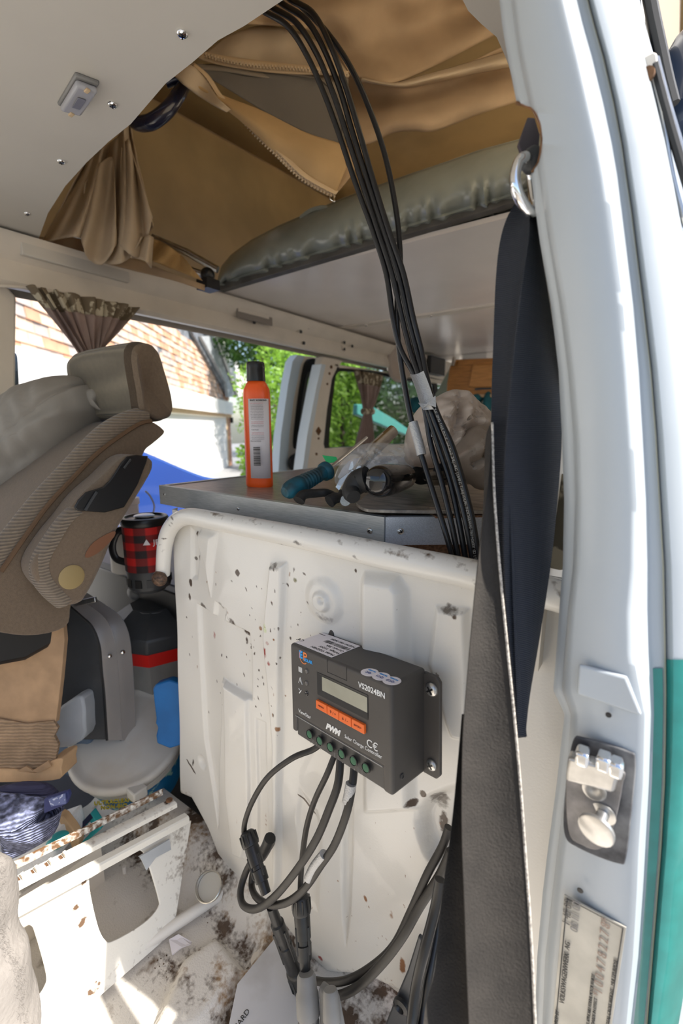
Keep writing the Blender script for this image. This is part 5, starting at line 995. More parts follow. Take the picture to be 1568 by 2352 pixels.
mk('webbing_strap', B().ribbon(rb([(1062, 1640, .364), (1050, 1760, .366), (1036, 1900, .366), (1018, 2030, .366), (1008, 2120, .366), (998, 2230, .362), (975, 2320, .358), (970, 2430, .35)]), rb([(1068, 1640, .360), (1078, 1760, .362), (1090, 1900, .362), (1098, 2050, .360), (1100, 2200, .356), (1095, 2300, .352), (1090, 2430, .345)]), .0015, 80, 8, bow=.008), M['belt'], wb)
rg = thing('belt_ring', 'chrome oval belt ring bolted at the notch in the white pillar', 'ring')
rpth = smooth([D(*p) for p in [(1205, 362, .352), (1190, 375, .350), (1182, 410, .350), (1190, 448, .352), (1208, 478, .356), (1222, 488, .36), (1226, 470, .372), (1222, 420, .378), (1218, 378, .37)]], 8, True)
b = B().tube(rpth+[rpth[0], rpth[1]], .0042, 12); mk('chrome_loop', b, M['chrome'], rg, ang=80)
b = B().prism([D(1190, 330, .375), D(1212, 268, .375), D(1228, 270, .38), D(1240, 310, .38), D(1236, 370, .375), D(1205, 372, .37)], FW*.004); mk('anchor_plate', b, mat('dark_plate', (.06, .05, .065), .4), rg, bevel=.001)
b = B().ball(D(1222, 368, .362), (.009, .007, .010)); mk('anchor_bolt', b, M['dgrey'], rg)
b = B().tube(smooth([onY(float(E0n(y))-1, y, .3985) for y in range(236, 402, 10)], 2), .0012, 6); one('rust_edge', b, M['rust'], 'rusty lip round the notch in the pillar', 'edge')
# =================================================================== DRIVER SEAT (far side)
SX = -.86; SW = .40
se = thing('driver_seat', 'brown ribbed fabric driver seat with headrest and folded armrest', 'seat')
sx = lambda x, y, X=SX: onX(x, y, X)
side = smooth([V(*p) for p in [(346, 968), (374, 985), (376, 997), (350, 1020), (332, 1037), (310, 1090), (250, 1200), (200, 1300), (165, 1385), (150, 1440), (60, 1460), (-60, 1440), (-120, 1420), (-60, 1370), (0, 1305), (54, 1233), (107, 1160), (161, 1101), (228, 1034), (275, 998), (311, 975)]], 4, True)
b = B().prism([sx(*p) for p in side], (-SW, 0, 0)); mk('backrest', b, M['seat'], se, bevel=.02, seg=3)
# ribbed bolster along the front edge
L = smooth([sx(*p) for p in [(345, 966), (311, 976), (228, 1034), (161, 1101), (107, 1160), (54, 1233), (0, 1308), (-60, 1385)]], 6)
R = smooth([sx(x, y, SX-.035) for x, y in [(345, 958), (300, 955), (232, 985), (156, 1075), (88, 1150), (30, 1215), (-30, 1280), (-100, 1350)]], 6)
b = B().ribbon(L, R, .02, 60, 6, bow=.012); mk('ribbed_bolster', b, M['seatr'], se, ang=70)
b = B().tube(smooth([sx(*p)+V(.004, 0, 0) for p in [(345, 967), (311, 977), (228, 1035), (161, 1102), (107, 1161), (54, 1234), (0, 1312)]], 6), .004, 6); mk('piping', b, mat('piping_brown', (.13, .075, .04), .8), se)
# headrest
hs = smooth([V(*p) for p in [(300, 790), (325, 787), (345, 800), (362, 850), (378, 905), (384, 945), (378, 962), (352, 968), (320, 955), (306, 940), (300, 900), (291, 850), (288, 810)]], 5, True)
hr_ = [onX(*p, SX-.03) for p in hs]
b = B(); n = len(hr_); hc = np.mean(hr_, axis=0); rows = []
for k, (dx, sc_) in enumerate([(0.03, .84), (.02, .95), (.0, 1.01), (-.08, 1.02), (-.16, 1.02), (-.22, .99), (-.25, .90), (-.265, .7)]):
    rows.append([hc+(p-hc)*sc_+V(dx, -.004*math.sin(k/7*3.14), 0) for p in hr_])
P = np.array(rows); P = np.concatenate([P, P[:, :1]], axis=1); b.grid(P[1:]); m_ = len(P[0])
hd_ = mk('headrest', b, M['seath'], se, ang=80)
b = B().grid(P[:3]); b.add([hc]+list(P[0]), [(0, i+1, i+2) for i in range(m_-1)]); mk('headrest_side', b, M['seat'], hd_, ang=80)
b = B().tube([sx(318, 960, SX-.12), sx(312, 1000, SX-.12)], .007, 8); mk('headrest_post', b, M['steel'], se)
b = B().tube([sx(318, 960, SX-.25), sx(312, 1000, SX-.25)], .007, 8); mk('headrest_post', b, M['steel'], se)
# armrest
AX = -.80
arm = smooth([V(*p) for p in [(289, 1050), (330, 1046), (350, 1055), (354, 1070), (345, 1095), (300, 1170), (268, 1225), (243, 1285), (220, 1335), (200, 1370), (187, 1385), (161, 1391), (120, 1369), (88, 1337), (79, 1308), (88, 1278), (118, 1232), (152, 1190), (190, 1140), (240, 1095)]], 4, True)
b = B().prism([sx(x, y, AX) for x, y in arm], (-.06, 0, 0)); ar = mk('armrest', b, M['seat'], se, bevel=.012, seg=3)
L = smooth([sx(x, y, AX+.002) for x, y in [(185, 1172), (158, 1195), (130, 1240), (105, 1290), (112, 1332), (140, 1365), (160, 1385)]], 6); R = smooth([sx(x, y, AX-.035) for x, y in [(165, 1170), (140, 1195), (105, 1240), (74, 1290), (78, 1325), (100, 1358), (130, 1383)]], 6)
mk('ribbed_edge', B().ribbon(L, R, .012, 50, 5, bow=.006), M['seatr'], ar, ang=70)
b = B().prism(smooth([sx(x, y, AX+.003) for x, y in [(289, 1048), (330, 1047), (335, 1060), (283, 1165), (196, 1174), (168, 1165), (195, 1130), (235, 1118), (262, 1085)]], 2, True), (.004, 0, 0)); pc = mk('black_pocket', b, M['blk'], ar, bevel=.003)
mk('pocket_ridge', B().tube([sx(196, 1172, AX+.009), sx(222, 1130, AX+.009)], .0025, 6), M['dgrey'], pc); mk('pocket_ridge', B().tube([sx(285, 1075, AX+.009), sx(300, 1055, AX+.009)], .002, 6), M['dgrey'], pc); pass
b = B().lathe(sx(163, 1325, AX-.002), (1, 0, 0), [(0, .021), (.003, .021), (.0045, .017), (.005, .001)], 30); mk('pivot_cap', b, M['yell'], ar)
b = B().prism(smooth([sx(x, y, AX+.0008) for x, y in [(195, 1275), (215, 1245), (260, 1220), (262, 1232), (235, 1262), (205, 1280)]], 3, True), (.0006, 0, 0)); mk('orange_stain', b, mat('stain_orange', (.19, .085, .045), .9), ar)
b = B().prism([sx(x, y, SX-.05) for x, y in [(-150, 1430), (60, 1440), (150, 1400), (165, 1440), (130, 1480), (60, 1520), (-150, 1560)]], (-.3, 0, 0)); mk('seat_frame', b, M['blk'], se, bevel=.01)
# grey cloth roll lying on the seat
out = smooth([V(*p) for p in [(-60, 1000), (0, 938), (60, 892), (120, 872), (165, 865), (203, 875), (207, 892), (222, 890), (236, 935), (222, 965), (190, 1020), (150, 1075), (90, 1130), (20, 1200), (-40, 1250), (-120, 1250), (-140, 1100)]], 4, True)
o_ = [D(x, y, 1.02) for x, y in out]
gb = thing('cloth_bag', 'rolled grey cloth bag lying against the brown seat', 'bag')
b = B().puff(o_, .11, -FW, 22, fn=crumple(5, .012, 45), back=.6, c=D(70, 1040, 1.0)); mk('bag_body', b, M['greybag'], gb, ang=70)
b = B().puff([D(x, y, .99) for x, y in smooth([V(*p) for p in [(190, 905), (212, 893), (226, 905), (222, 925), (236, 945), (205, 930)]], 4, True)], .012, -FW, 5); mk('knotted_end', b, M['greybag'], gb)
b = B().prism(smooth([D(x, y, 1.3) for x, y in [(-40, 800), (15, 800), (26, 830), (28, 950), (10, 1010), (-40, 1050)]], 3, True), FW*.03); one('belt_reel_cover', b, M['blkg'], 'glossy black panel at the left edge beside the window', 'panel', bevel=.004)
b = B().prism([D(x, y, 1.06) for x, y in [(-40, 1230), (20, 1190), (100, 1110), (160, 1060), (120, 1150), (60, 1220), (0, 1300), (-40, 1330)]], FW*.05); one('dark_seat_gap_slab', b, M['blk'], 'black slab under the grey roll on the seat', 'cloth', bevel=.005)  # black slab set between the grey roll and the seat
# cardboard
cb = thing('cardboard_box', 'torn cardboard box with stripped corrugations below the seat', 'box')
dC = .86
b = B().prism([D(x, y, dC) for x, y in [(-60, 1436), (0, 1434), (58, 1436), (85, 1447), (97, 1432), (110, 1410), (140, 1418), (144, 1424), (148, 1470), (140, 1560), (128, 1660), (-60, 1700)]], FW*.012); mk('face', b, M['card'], cb, bevel=.001)
tp = [(-60, 1640), (60, 1662), (122, 1656), (133, 1672), (124, 1690), (134, 1710), (128, 1740), (130, 1758), (100, 1768), (60, 1772), (20, 1765), (-60, 1772)]
b = B().prism([D(x, y, dC-.004) for x, y in tp], FW*.006); mk('stripped_flutes', b, M['cardr'], cb, flat=True)
b = B().prism([D(x, y, dC-.008) for x, y in smooth([V(*p) for p in [(-60, 1768), (30, 1768), (80, 1776), (112, 1752), (142, 1742), (140, 1765), (136, 1790), (60, 1796), (-60, 1796)]], 3, True)], FW*.05); mk('curled_bottom_edge', b, mat('card_light', (.62, .40, .22), .8, var=.1), cb, bevel=.002)
b = B().prism([D(x, y, dC-.014) for x, y in [(40, 1770), (60, 1760), (75, 1770), (110, 1748), (118, 1760), (90, 1774)]], FW*.003); mk('torn_flap', b, M['card'], cb)
# =================================================================== LOAD AREA
# storage box with grey top, mug and tin on it
zt = -.375
tb = thing('storage_box', 'grey topped dark storage box behind the seat, under the red mug', 'box')
b = B().box((-1.16, .92, zt-.01), (.60, .62, .02)); mk('box_lid', b, mat('grey_blue_lid', (.10, .105, .125), .4, var=.2, vs_=12), tb, bevel=.004)
b = B().box((-1.16, .92, (zt-.02-.9)/2), (.58, .60, -(-.9-(zt-.02)))); mk('box_body', b, M['blk'], tb, bevel=.01)
mg = thing('plaid_cooking_mug', 'tall red and black plaid cooking mug with black handle and lid', 'mug')
qm = onZ(345, 1352, zt); dm = qm@FW; sm = dm/FPX; rm = 48*sm
nA, nZ = 96, 60; hm_ = 100*sm; z0 = 52*sm; P = np.zeros((nA+1, nZ, 3)); ca_ = np.zeros((nA+1, nZ, 4)); ca_[..., 3] = 1
for i in range(nA+1):
    for j in range(nZ):
        a = 2*math.pi*i/nA; P[i, j] = qm+V(rm*math.cos(a), rm*math.sin(a), z0+hm_*j/(nZ-1)); u = (i//8) % 2; v = (j//10) % 2
        c = (.50, .012, .010) if (u and v) else ((.18, .010, .010) if (u or v) else (.018, .010, .012)); ca_[i, j, :3] = c
mk('plaid_sleeve', B().grid(P), M['plaid'], mg, attr=ca_.reshape(-1, 4))
b = B().lathe(qm+V(0, 0, z0+hm_), (0, 0, 1), [(0, rm*.99), (.004, rm*1.04), (.014, rm*1.05), (.018, rm*1.0), (.019, rm*.85), (.015, rm*.8), (.016, .001)], 36); mk('lid', b, M['blk'], mg)
b = B().lathe(qm, (0, 0, 1), [(0, rm*.72), (.008, rm*.82), (.010, rm*.95), (z0*.9, rm*.98), (z0, rm*.96), (z0+.001, .001)], 36); bu = mk('burner_base', b, M['dgrey'], mg)
for k in range(12): a = 2*math.pi*k/12; mk('burner_slot', B().box(qm+V(rm*.965*math.cos(a), rm*.965*math.sin(a), z0*.5), (.004, rm*.30, z0*.34), np.array([[math.cos(a), -math.sin(a), 0], [math.sin(a), math.cos(a), 0], [0, 0, 1]])), M['blk'], bu)
he = -unit(RT)*rm; b = B().tube(smooth([qm+he*.95+V(0, 0, z0+hm_*.86), qm+he*1.35+V(0, 0, z0+hm_*.80), qm+he*1.62+V(0, 0, z0+hm_*.5), qm+he*1.5+V(0, 0, z0+hm_*.2), qm+he*.95+V(0, 0, z0+hm_*.1)], 6), .009, 10, flat=.5); mk('handle', b, M['blk'], mg)
nf = unit(V(*(-FW[:2]), 0)*1.0+V(RT[0], RT[1], 0)*.25); text('\u25b2 JE', .017, frame(qm+nf*(rm+.0008)+V(0, 0, z0+hm_*.68), np.cross(V(0, 0, 1), nf), (0, 0, 1), nf), M['label'], mg, align='LEFT')
b = B().ball(qm+V(0, 0, z0+hm_+.019), (rm*.5, rm*.45, .004)); mk('lid_foil', b, M['alu2'], mg)
q = onZ(302, 1308, zt); b = B().lathe(q, (0, 0, 1), [(0, .045), (.003, .048), (.11, .046), (.112, .001)], 28); one('beige_canister', b, M['tubw'], 'beige canister half hidden behind the plaid mug', 'canister')
q = onZ(302, 1262, zt); b = B().lathe(q, (0, 0, 1), [(0, .028), (.14, .030), (.142, .034), (.16, .034), (.162, .001)], 24); one('white_jar', b, M['label'], 'white lidded jar behind the mug, against the blue car', 'jar')
# aluminium framed briefcase
bc = thing('briefcase', 'dark briefcase with ribbed aluminium double frame and rivets', 'case')
dq = .96
prof_ = [(158, 1385), (175, 1372), (205, 1372), (235, 1392), (268, 1420), (290, 1460), (298, 1500), (303, 1560), (306, 1620), (310, 1700)]
def bcw(x, y, d=dq): return D(x, y, d)
L0 = smooth([bcw(x, y, .965) for x, y in [(160, 1392), (190, 1418), (212, 1440), (228, 1480), (234, 1540), (240, 1600), (246, 1700)]], 6)
L1_ = smooth([bcw(x, y, 1.0) for x, y in [(172, 1372), (205, 1394), (238, 1420), (256, 1455), (266, 1510), (272, 1590), (278, 1700)]], 6)
L2 = smooth([bcw(x, y, 1.04) for x, y in [(195, 1362), (235, 1388), (272, 1415), (292, 1452), (300, 1505), (305, 1580), (310, 1700)]], 6)
M['fra'] = mat('ribbed_frame', (.62, .58, .55), .35, metal=.25, wave=(150, 'Y', 0, .5)); mk('aluminium_frame', B().ribbon(L0, L1_, .006, 60, 8, bow=.004), M['fra'], bc); mk('aluminium_frame', B().ribbon(L1_, L2, .006, 60, 8, bow=.004), M['fra'], bc)
mk('frame_seam', B().tube(L1_, .003, 6), M['blk'], bc); mk('edge_bead', B().tube(L0, .003, 6), M['blk'], bc); mk('edge_bead', B().tube(L2, .003, 6), M['alu2'], bc)
b = B().prism([bcw(x, y, .968) for x, y in [(100, 1360), (160, 1392), (190, 1418), (212, 1440), (228, 1480), (234, 1540), (240, 1600), (246, 1700), (100, 1700)]], FW*.05); mk('side_shell', b, M['dgrey'], bc, bevel=.003)
for x, y in ((251, 1507), (281, 1498)): b = B().lathe(bcw(x, y, .985), -unit(ray(x, y)), [(0, .0055), (.003, .005), (.005, .003), (.0055, .0001)], 14); mk('rivet', b, M['chrome'], bc)
b = B().box(bcw(195, 1382, .975), (.05, .012, .008), np.array([unit(RT+UP*.2), unit(UP-RT*.2), FW]).T); mk('latch', b, M['zinc'], bc, bevel=.002)
# grey and red canister
va = thing('vacuum_canister', 'grey tool canister with black lid and red band behind the briefcase', 'canister')
qv = D(372, 1535, 1.21); rv = .118
oct_ = lambda c, r, z: [c+V(r*math.cos(math.pi*k/4+.2), r*math.sin(math.pi*k/4+.2), z) for k in range(8)]
hv = .205
def ring(zs, rs_): return [(z, r) for z, r in zip(zs, rs_)]
b = B().lathe(V(qv[0], qv[1], qv[2]-.12), (0, 0, 1), [(0, rv*.85), (.12+.06, rv*.98), (.12+.07, rv)], 8); mk('grey_body', b, M['greyp'], va, ang=20)
b = B().lathe(V(qv[0], qv[1], qv[2]+.068), (0, 0, 1), [(0, rv*1.01), (.036, rv*1.03)], 8); mk('red_band', b, M['red'], va, ang=20)
b = B().lathe(V(qv[0], qv[1], qv[2]+.102), (0, 0, 1), [(0, rv*1.08), (.006, rv*1.09), (.035, rv*1.08), (.060, rv*.86), (.085, rv*.55), (.09, rv*.001)], 8); mk('black_lid', b, M['dgrey'], va, bevel=.004, ang=20)
b = B().ball(V(qv[0]-.09, qv[1]+.02, qv[2]+.19), (.05, .04, .03)); mk('lid_grip', b, M['dgrey'], va)
b = B().lathe(V(qv[0]+.02, qv[1]-.02, qv[2]+.165), (0, 0, 1), [(0, .045), (.02, .04), (.022, .001)], 20); mk('motor_cap', b, M['dgrey'], va)
# white lidded tub with blue printed wall
tu = thing('plastic_tub', 'round plastic tub with dirty white lid and blue bubble printed side', 'tub')
ql = D(292, 1690, 1.02); rt_ = .118; ax_t = unit(V(.30, -.32, 1))
b = B().lathe(ql, ax_t, [(-.030, rt_*.97), (-.012, rt_*1.03), (-.008, rt_*1.04), (0, rt_*1.02), (.003, rt_*.97), (.002, rt_*.93), (-.001, rt_*.86), (0, rt_*.80), (.0005, .001)], 56); mk('lid', b, M['tubw'], tu, ang=60)
b = B().lathe(ql, ax_t, [(-.17, rt_*.78), (-.045, rt_*.93), (-.044, rt_*.93), (-.028, rt_*.94)], 48); mk('printed_wall', b, M['tubb'], tu)
b = B().lathe(ql, ax_t, [(-.050, rt_*.955), (-.028, rt_*.985), (-.026, rt_*.9)], 48); mk('white_rim', b, M['tubw'], tu)
nq = unit(V(-ql[0]*1.2, -ql[1], 0)); b = B().box(ql+nq*rt_*.98+V(0, 0, -.055), (.03, .03, .022)); mk('handle_lug', b, M['tubw'], tu, bevel=.003)
nl = unit(V(-ql[0], -ql[1], 0)+V(-.25, -.25, 0)); text('ULTRACLEAN\nNON-BIO', .012, frame(ql+nl*(rt_*.90)+V(.0, 0, -.078), np.cross(V(0, 0, 1), nl), (0, 0, 1), nl), mat('gold_print', (.45, .38, .05), .6), tu, depth=.0015)
b = B().prism(smooth([D(x, y, .93) for x, y in [(357, 1572), (420, 1572), (420, 1710), (360, 1708), (362, 1672), (356, 1662), (358, 1650), (352, 1600)]], 2, True), FW*.025); one('blue_plastic_sheet', b, M['bluep'], 'bright blue plastic sheet standing on the white tub lid', 'sheet', bevel=.004)
b = B().prism(smooth([D(x, y, .93) for x, y in [(120, 1648), (165, 1605), (190, 1602), (195, 1660), (190, 1700), (130, 1720)]], 2, True), FW*.06); one('pale_plastic_bin', b, M['lgrey'], 'pale grey plastic container left of the white tub', 'container', bevel=.008)
b = B().prism(smooth([D(x, y, 1.0) for x, y in [(110, 1690), (200, 1670), (205, 1740), (170, 1790), (120, 1760)]], 2, True), FW*.08); one('blue_grey_bin', b, mat('blue_grey', (.10, .15, .22), .5), 'blue grey container under the pale one', 'container', bevel=.008)
# knitted mesh glove heap
kn = thing('knitted_glove', 'blue white knitted work glove with navy cuff over white foam', 'glove')
o_ = [D(x, y, .80) for x, y in smooth([V(*p) for p in [(-60, 1830), (10, 1826), (60, 1832), (100, 1835), (118, 1842), (100, 1870), (92, 1900), (112, 1893), (142, 1862), (138, 1872), (124, 1915), (90, 1940), (40, 1965), (22, 1960), (0, 1910), (-60, 1900)]], 4, True)]
b = B().puff(o_, .035, -FW, 14, fn=lambda p: .005*math.sin(p[0]*60+p[2]*90), c=D(55, 1880, .79)); mk('knitted_body', b, M['knit'], kn, ang=70)
b = B().prism([D(x, y, .775) for x, y in [(100, 1836), (155, 1818), (158, 1830), (152, 1848), (100, 1870)]], FW*.01); mk('navy_cuff', b, mat('navy_cloth', (.04, .05, .16), .7), kn, bevel=.002)
b = B().ribbon([D(112, 1835, .77), D(118, 1852, .77)], [D(150, 1822, .768), D(152, 1845, .768)], .002, 6, 4); mk('printed_tab', b, mat('tab_blue', (.12, .15, .32), .6, col2=(.5, .55, .7), vs_=150, thr=(.55, .6)), kn)
b = B().tube(smooth([D(x, y, .82) for x, y in [(0, 1822), (50, 1812), (100, 1815), (122, 1832)]], 5), .012, 10); mk('dark_rib', b, mat('dark_knit', (.05, .05, .10), .9, wave=(60, 'Z', 1, 1)), kn)
b = B().prism([D(x, y, .84) for x, y in [(20, 1960), (118, 1925), (130, 1975), (0, 2060), (-60, 2080), (-60, 1960)]], FW*.10); one('foam_block', b, M['foam'], 'sunlit white foam block under the knitted glove', 'foam', bevel=.004)
b = B().prism(smooth([D(x, y, .88) for x, y in [(132, 1880), (145, 1877), (182, 1932), (168, 1955), (160, 1935)]], 2, True), FW*.02); one('wooden_batten', b, M['twood'], 'short pale wooden batten beside the knitted glove', 'wood', bevel=.002)
b = B().ball(D(133, 1930, .85), (.016, .02, .012)); one('turquoise_bottle', b, M['turq'], 'small turquoise bottle between foam block and wooden batten', 'bottle')
pk = thing('printed_packet', 'turquoise and navy printed packet beside the tub', 'packet')
pq = [D(168, 1912, .93), D(208, 1868, .93), D(232, 1905, .91), D(185, 1945, .91)]
b = B().prism(pq, FW*.02); mk('packet_body', b, M['turq'], pk, bevel=.002)
pn = unit(np.cross(pq[1]-pq[0], pq[3]-pq[0])); pn = pn if pn@FW < 0 else -pn; px_ = unit(pq[1]-pq[0]); py_ = np.cross(pn, px_)
b = B().prism([pq[0]+pn*.001, pq[1]+pn*.001, pq[1]*.72+pq[2]*.28+pn*.001, pq[0]*.72+pq[3]*.28+pn*.001], pn*.0005); mk('navy_band', b, mat('navy_print', (.015, .02, .06), .5), pk)
text('LES', .024, frame((pq[1]+pq[0])/2*.40+(pq[2]+pq[3])/2*.60+pn*.0025, px_, py_, pn), M['label'], pk, bold=.0008)
# fleece on the near side at bottom left
fo = smooth([V(*p) for p in [(-200, 1960), (-20, 1970), (8, 2020), (12, 2090), (8, 2140), (22, 2185), (42, 2215), (50, 2260), (55, 2330), (62, 2420), (-200, 2440)]], 4, True)
b = B().puff([D(x, y, .50) for x, y in fo], .05, -FW, 10, c=D(-60, 2220, .49)); fl_ = one('fleece_cover', b, M['fur'], 'cream fleece cover at the bottom left corner', 'cover')
fb = B()
for i in range(900):
    k = rng.integers(0, len(fo)); q = fo[k]+rng.normal(0, 7, 2); 
    if q[0] < -20: continue
    p = D(q[0]-6, q[1], .495+rng.uniform(-.01, .01)); e = RT*rng.uniform(.002, .007)+UP*rng.normal(0, .003)-FW*rng.uniform(0, .003); fb.add([p, p+UP*.0005, p+e], [(0, 1, 2)])
fu = mk('fleece_fibres', fb, M['fur'], fl_); fu['kind'] = 'stuff'
# small things on the cab floor
tn_ = thing('tin_lid', 'round open silver tin leaning beside the raised floor ridge', 'tin')
qt = onZ(478, 2036, fz+.058); at = unit(V(.25, -.55, .8)); b = B().lathe(qt-at*.012, at, [(0, .0225), (.010, .0232), (.012, .0236), (.013, .0222), (.010, .0215), (.003, .0212), (.0028, .001)], 40); mk('tin_rim', b, M['steel'], tn_, ang=50)
b = B().lathe(qt-at*.0085, at, [(0, .0209), (.0006, .0209), (.0007, .001)], 36); mk('tin_base', b, mat('tin_inside', (.52, .50, .45), .35, metal=.6), tn_)
def scrap(name, pts, lbl, m_, z=fz+.012, th=.002):
    b = B(); o_ = [onZ(x, y, z)+V(0, 0, .003*math.sin(i*2.3)) for i, (x, y) in enumerate(pts)]; b.prism(o_, (0, 0, th)); one(name, b, m_, lbl, 'scrap', flat=True)
scrap('paper_scrap', [(388, 2160), (410, 2150), (440, 2162), (438, 2172), (418, 2178), (395, 2192)], 'small crumpled white scrap on the gritty floor', M['label'])
cd2 = thing('white_sheet', 'dirty white sheet of card with small print on the cab floor', 'card')
pts = [(735, 2370), (770, 2290), (765, 2260), (628, 2172), (600, 2200), (545, 2270), (500, 2352), (560, 2420), (700, 2460)]
b = B().prism([onZ(x, y, fz+.026) for x, y in [(628, 2160), (735, 2245), (760, 2300), (720, 2440), (500, 2480), (545, 2262)]], (0, 0, .0015)); mk('card', b, mat('dirty_card', (.58, .57, .57), .55, col2=(.44, .42, .40), vs_=14, thr=(.5, .75)), cd2)
px1 = unit(onZ(560, 2335, fz+.03)-onZ(548, 2352, fz+.03)); text('CARD', .010, frame(onZ(555, 2342, fz+.0285), px1, np.cross(V(0, 0, 1), px1), (0, 0, 1)), M['ink'], cd2)
gr = B()
for i in range(700):
    x = rng.uniform(-.62, -.15); y = rng.uniform(.30, .44)
    if lat(np.array([x+3.]), np.array([y+3.]), 14)[0] < .45: continue
    s_ = rng.uniform(.0006, .0018); gr.box((x, y, fz+s_*.4+float(np.interp(y, [.40, .47], [0, .0]))), (s_, s_*rng.uniform(.6, 1.3), s_), None)
one('floor_grit', gr, mat('grit', (.12, .08, .05), .95, var=.5, vs_=300), 'brown grit scattered on the cab floor by the partition', 'grit', kind='stuff', flat=True)
# =================================================================== OUTSIDE, NEAR SIDE
br2 = thing('window_bracket', 'cream metal bracket with rusty bolt on the outer edge of the pillar, top right', 'bracket')
oY = .47
b = B().prism([onY(x, y, oY-.005) for x, y in [(1464, 138), (1500, 118), (1508, 122), (1512, 160), (1500, 168), (1490, 192), (1480, 196), (1470, 165)]], (0, .008, 0)); mk('bracket_plate', b, M['paint_in'], br2, bevel=.001)
b = B().lathe(onY(1485, 174, oY-.008), (0, -1, 0), [(0, .0055), (.003, .005), (.0035, .001)], 14); mk('rusty_bolt', b, M['rust'], br2)
for nm, P_, r in (('chrome_trim', [(1505, 135), (1530, 230), (1560, 330), (1590, 430)], .0025), ('chrome_trim', [(1497, 165), (1520, 260), (1535, 360), (1552, 440), (1575, 520)], .002), ('rubber_trim', [(1502, 150), (1527, 245), (1560, 360), (1590, 460)], .0035)):
    mk(nm, B().tube(smooth([onY(x, y, oY-.002) for x, y in P_], 6), r, 8), M['steel'] if nm[0] == 'c' else M['seal'], br2)
b = B().tube(smooth([onY(x, y, .60) for x, y in [(1485, -40), (1500, 40), (1515, 110), (1530, 180), (1545, 240)]], 6), .006, 8); one('rubber_seal', b, M['seal'], 'black rubber window seal at the top right outside edge', 'seal')
b = B().ball(onY(1600, 240, .72), (.05, .03, .09)); b.tube([onY(1545, 260, .62), onY(1590, 300, .72)], .012, 8); one('door_mirror', b, mat('mirror_navy', (.02, .035, .07), .3, coat=.4), 'dark blue blurred mirror at the top right edge', 'mirror')
# ground
b = B(); b.grid([[V(x, y, -G) for y in np.linspace(-20, 30, 12)] for x in np.linspace(-30, 25, 12)]); gd = struct('ground', b, M['asph'])
# house with garage across the drive
g0 = onZ(36, 803, .85); g1 = onZ(524, 925, .85); hd = unit(g1-g0); hn = np.cross(hd, V(0, 0, 1)); hn = hn if hn@g0 < 0 else -hn
def HP(x, y, off=0.): r = ray(x, y); p0 = g0+hn*off; return r*((p0@hn)/(r@hn))
ho = thing('garage_house', 'house with white garage door and copper brown shingled face across the drive', 'house')
def hpr(name, pts, off, th, m_, parent=ho, **k): return mk(name, B().prism([HP(x, y, off) for x, y in pts], -hn*th), m_, parent, **k)
up_ = V(0, 0, 1)
fl0, fl1 = g0-hd*6, g1+hd*.05
mk('fascia_board', B().prism([fl0, fl1, fl1-up_*.45, fl0-up_*.45], hn*.18), M['hwhite'], ho)
mk('soffit_trim', B().prism([fl0-up_*.45, fl1-up_*.45, fl1-up_*.56, fl0-up_*.56], hn*.10), M['twood'], ho)
mk('face_backing', B().prism([fl0, fl1, g1-hd*2.3+up_*2.4, fl0+up_*3.2], -hn*.3), M['slate'], ho)
gz0, gz1 = -G, .85-.56
for i in range(6):
    za, zb_ = gz0+(gz1-gz0)*i/6, gz0+(gz1-gz0)*(i+1)/6; s0, s1 = fl0, g1-hd*.55
    mk('garage_door_panel', B().prism([V(s0[0], s0[1], za), V(s1[0], s1[1], za), V(s1[0], s1[1], zb_-.015), V(s0[0], s0[1], zb_-.015)], -hn*.05), M['hwhite'], ho, flat=True)
j0, j1 = g1-hd*.55, g1-hd*.42
mk('door_jamb', B().prism([V(j0[0], j0[1], gz0), V(j1[0], j1[1], gz0), V(j1[0], j1[1], gz1), V(j0[0], j0[1], gz1)], hn*.04), M['twood'], ho)
b_me = rawmesh('brick', B().box((0, 0, 0), (.21, .05, .065)), M['brick']); Rb = np.array([hd, -hn, up_]).T
for r_ in range(24):
    for c_ in range(3):
        s_ = g1-hd*(.36-.16*c_+(0.05 if r_ % 2 else 0)); inst('brick', b_me, None, (s_[0]+hn[0]*.02, s_[1]+hn[1]*.02, gz0+.04+r_*.075), Rb, ho, scale=(.7, 1, 1))
mk('pier_core', B().prism([V(j1[0], j1[1], gz0), V(fl1[0], fl1[1], gz0), V(fl1[0], fl1[1], gz1), V(j1[0], j1[1], gz1)], -hn*.2), M['hwhite'], ho)
mk('white_pipe', B().tube([V(*(g1+hd*.08)[:2], gz0), V(*(g1+hd*.08)[:2], gz1+.3)], .05, 10), M['hwhite'], ho)
mk('drain_cowl', B().box(V(*(g1+hd*.06)[:2], gz1-.10)+hn*.08, (.1, .1, .22)), M['seal'], ho)
# shingles
rake = lambda y: 445+(y-770)*(520-445)/125.
sh_ = [rawmesh('shingle', B().box((0, 0, 0), (.295, .03, .185)), M[k]) for k in ('shingle', 'shingle2', 'shingle3')]
dep = float(HP(300, 800)@FW); cnt = 0
for r_ in range(26):
    for c_ in range(70):
        p = g1-hd*(.12+.305*c_-(.15 if r_ % 2 else 0))+up_*(.05+.145*r_)-hn*(.01)
        d_ = p@FW
        if d_ < 1: continue
        x = 784+FPX*(p@RT)/d_; y = 1176-FPX*(p@UP)/d_
        if x < -60 or x > rake(y)-4 or y < 660 or (x > 300 and y < 690) or (170 < x < 370 and y > 800) or cnt > 298: continue
        a = -.12+random.uniform(-.02, .02); Rr = np.array([hd, unit(-hn+up_*a), unit(up_+hn*a)]).T
        inst('shingle', random.choice(sh_+sh_[1:2]), None, p+hn*random.uniform(0, .012), Rr, ho); cnt += 1
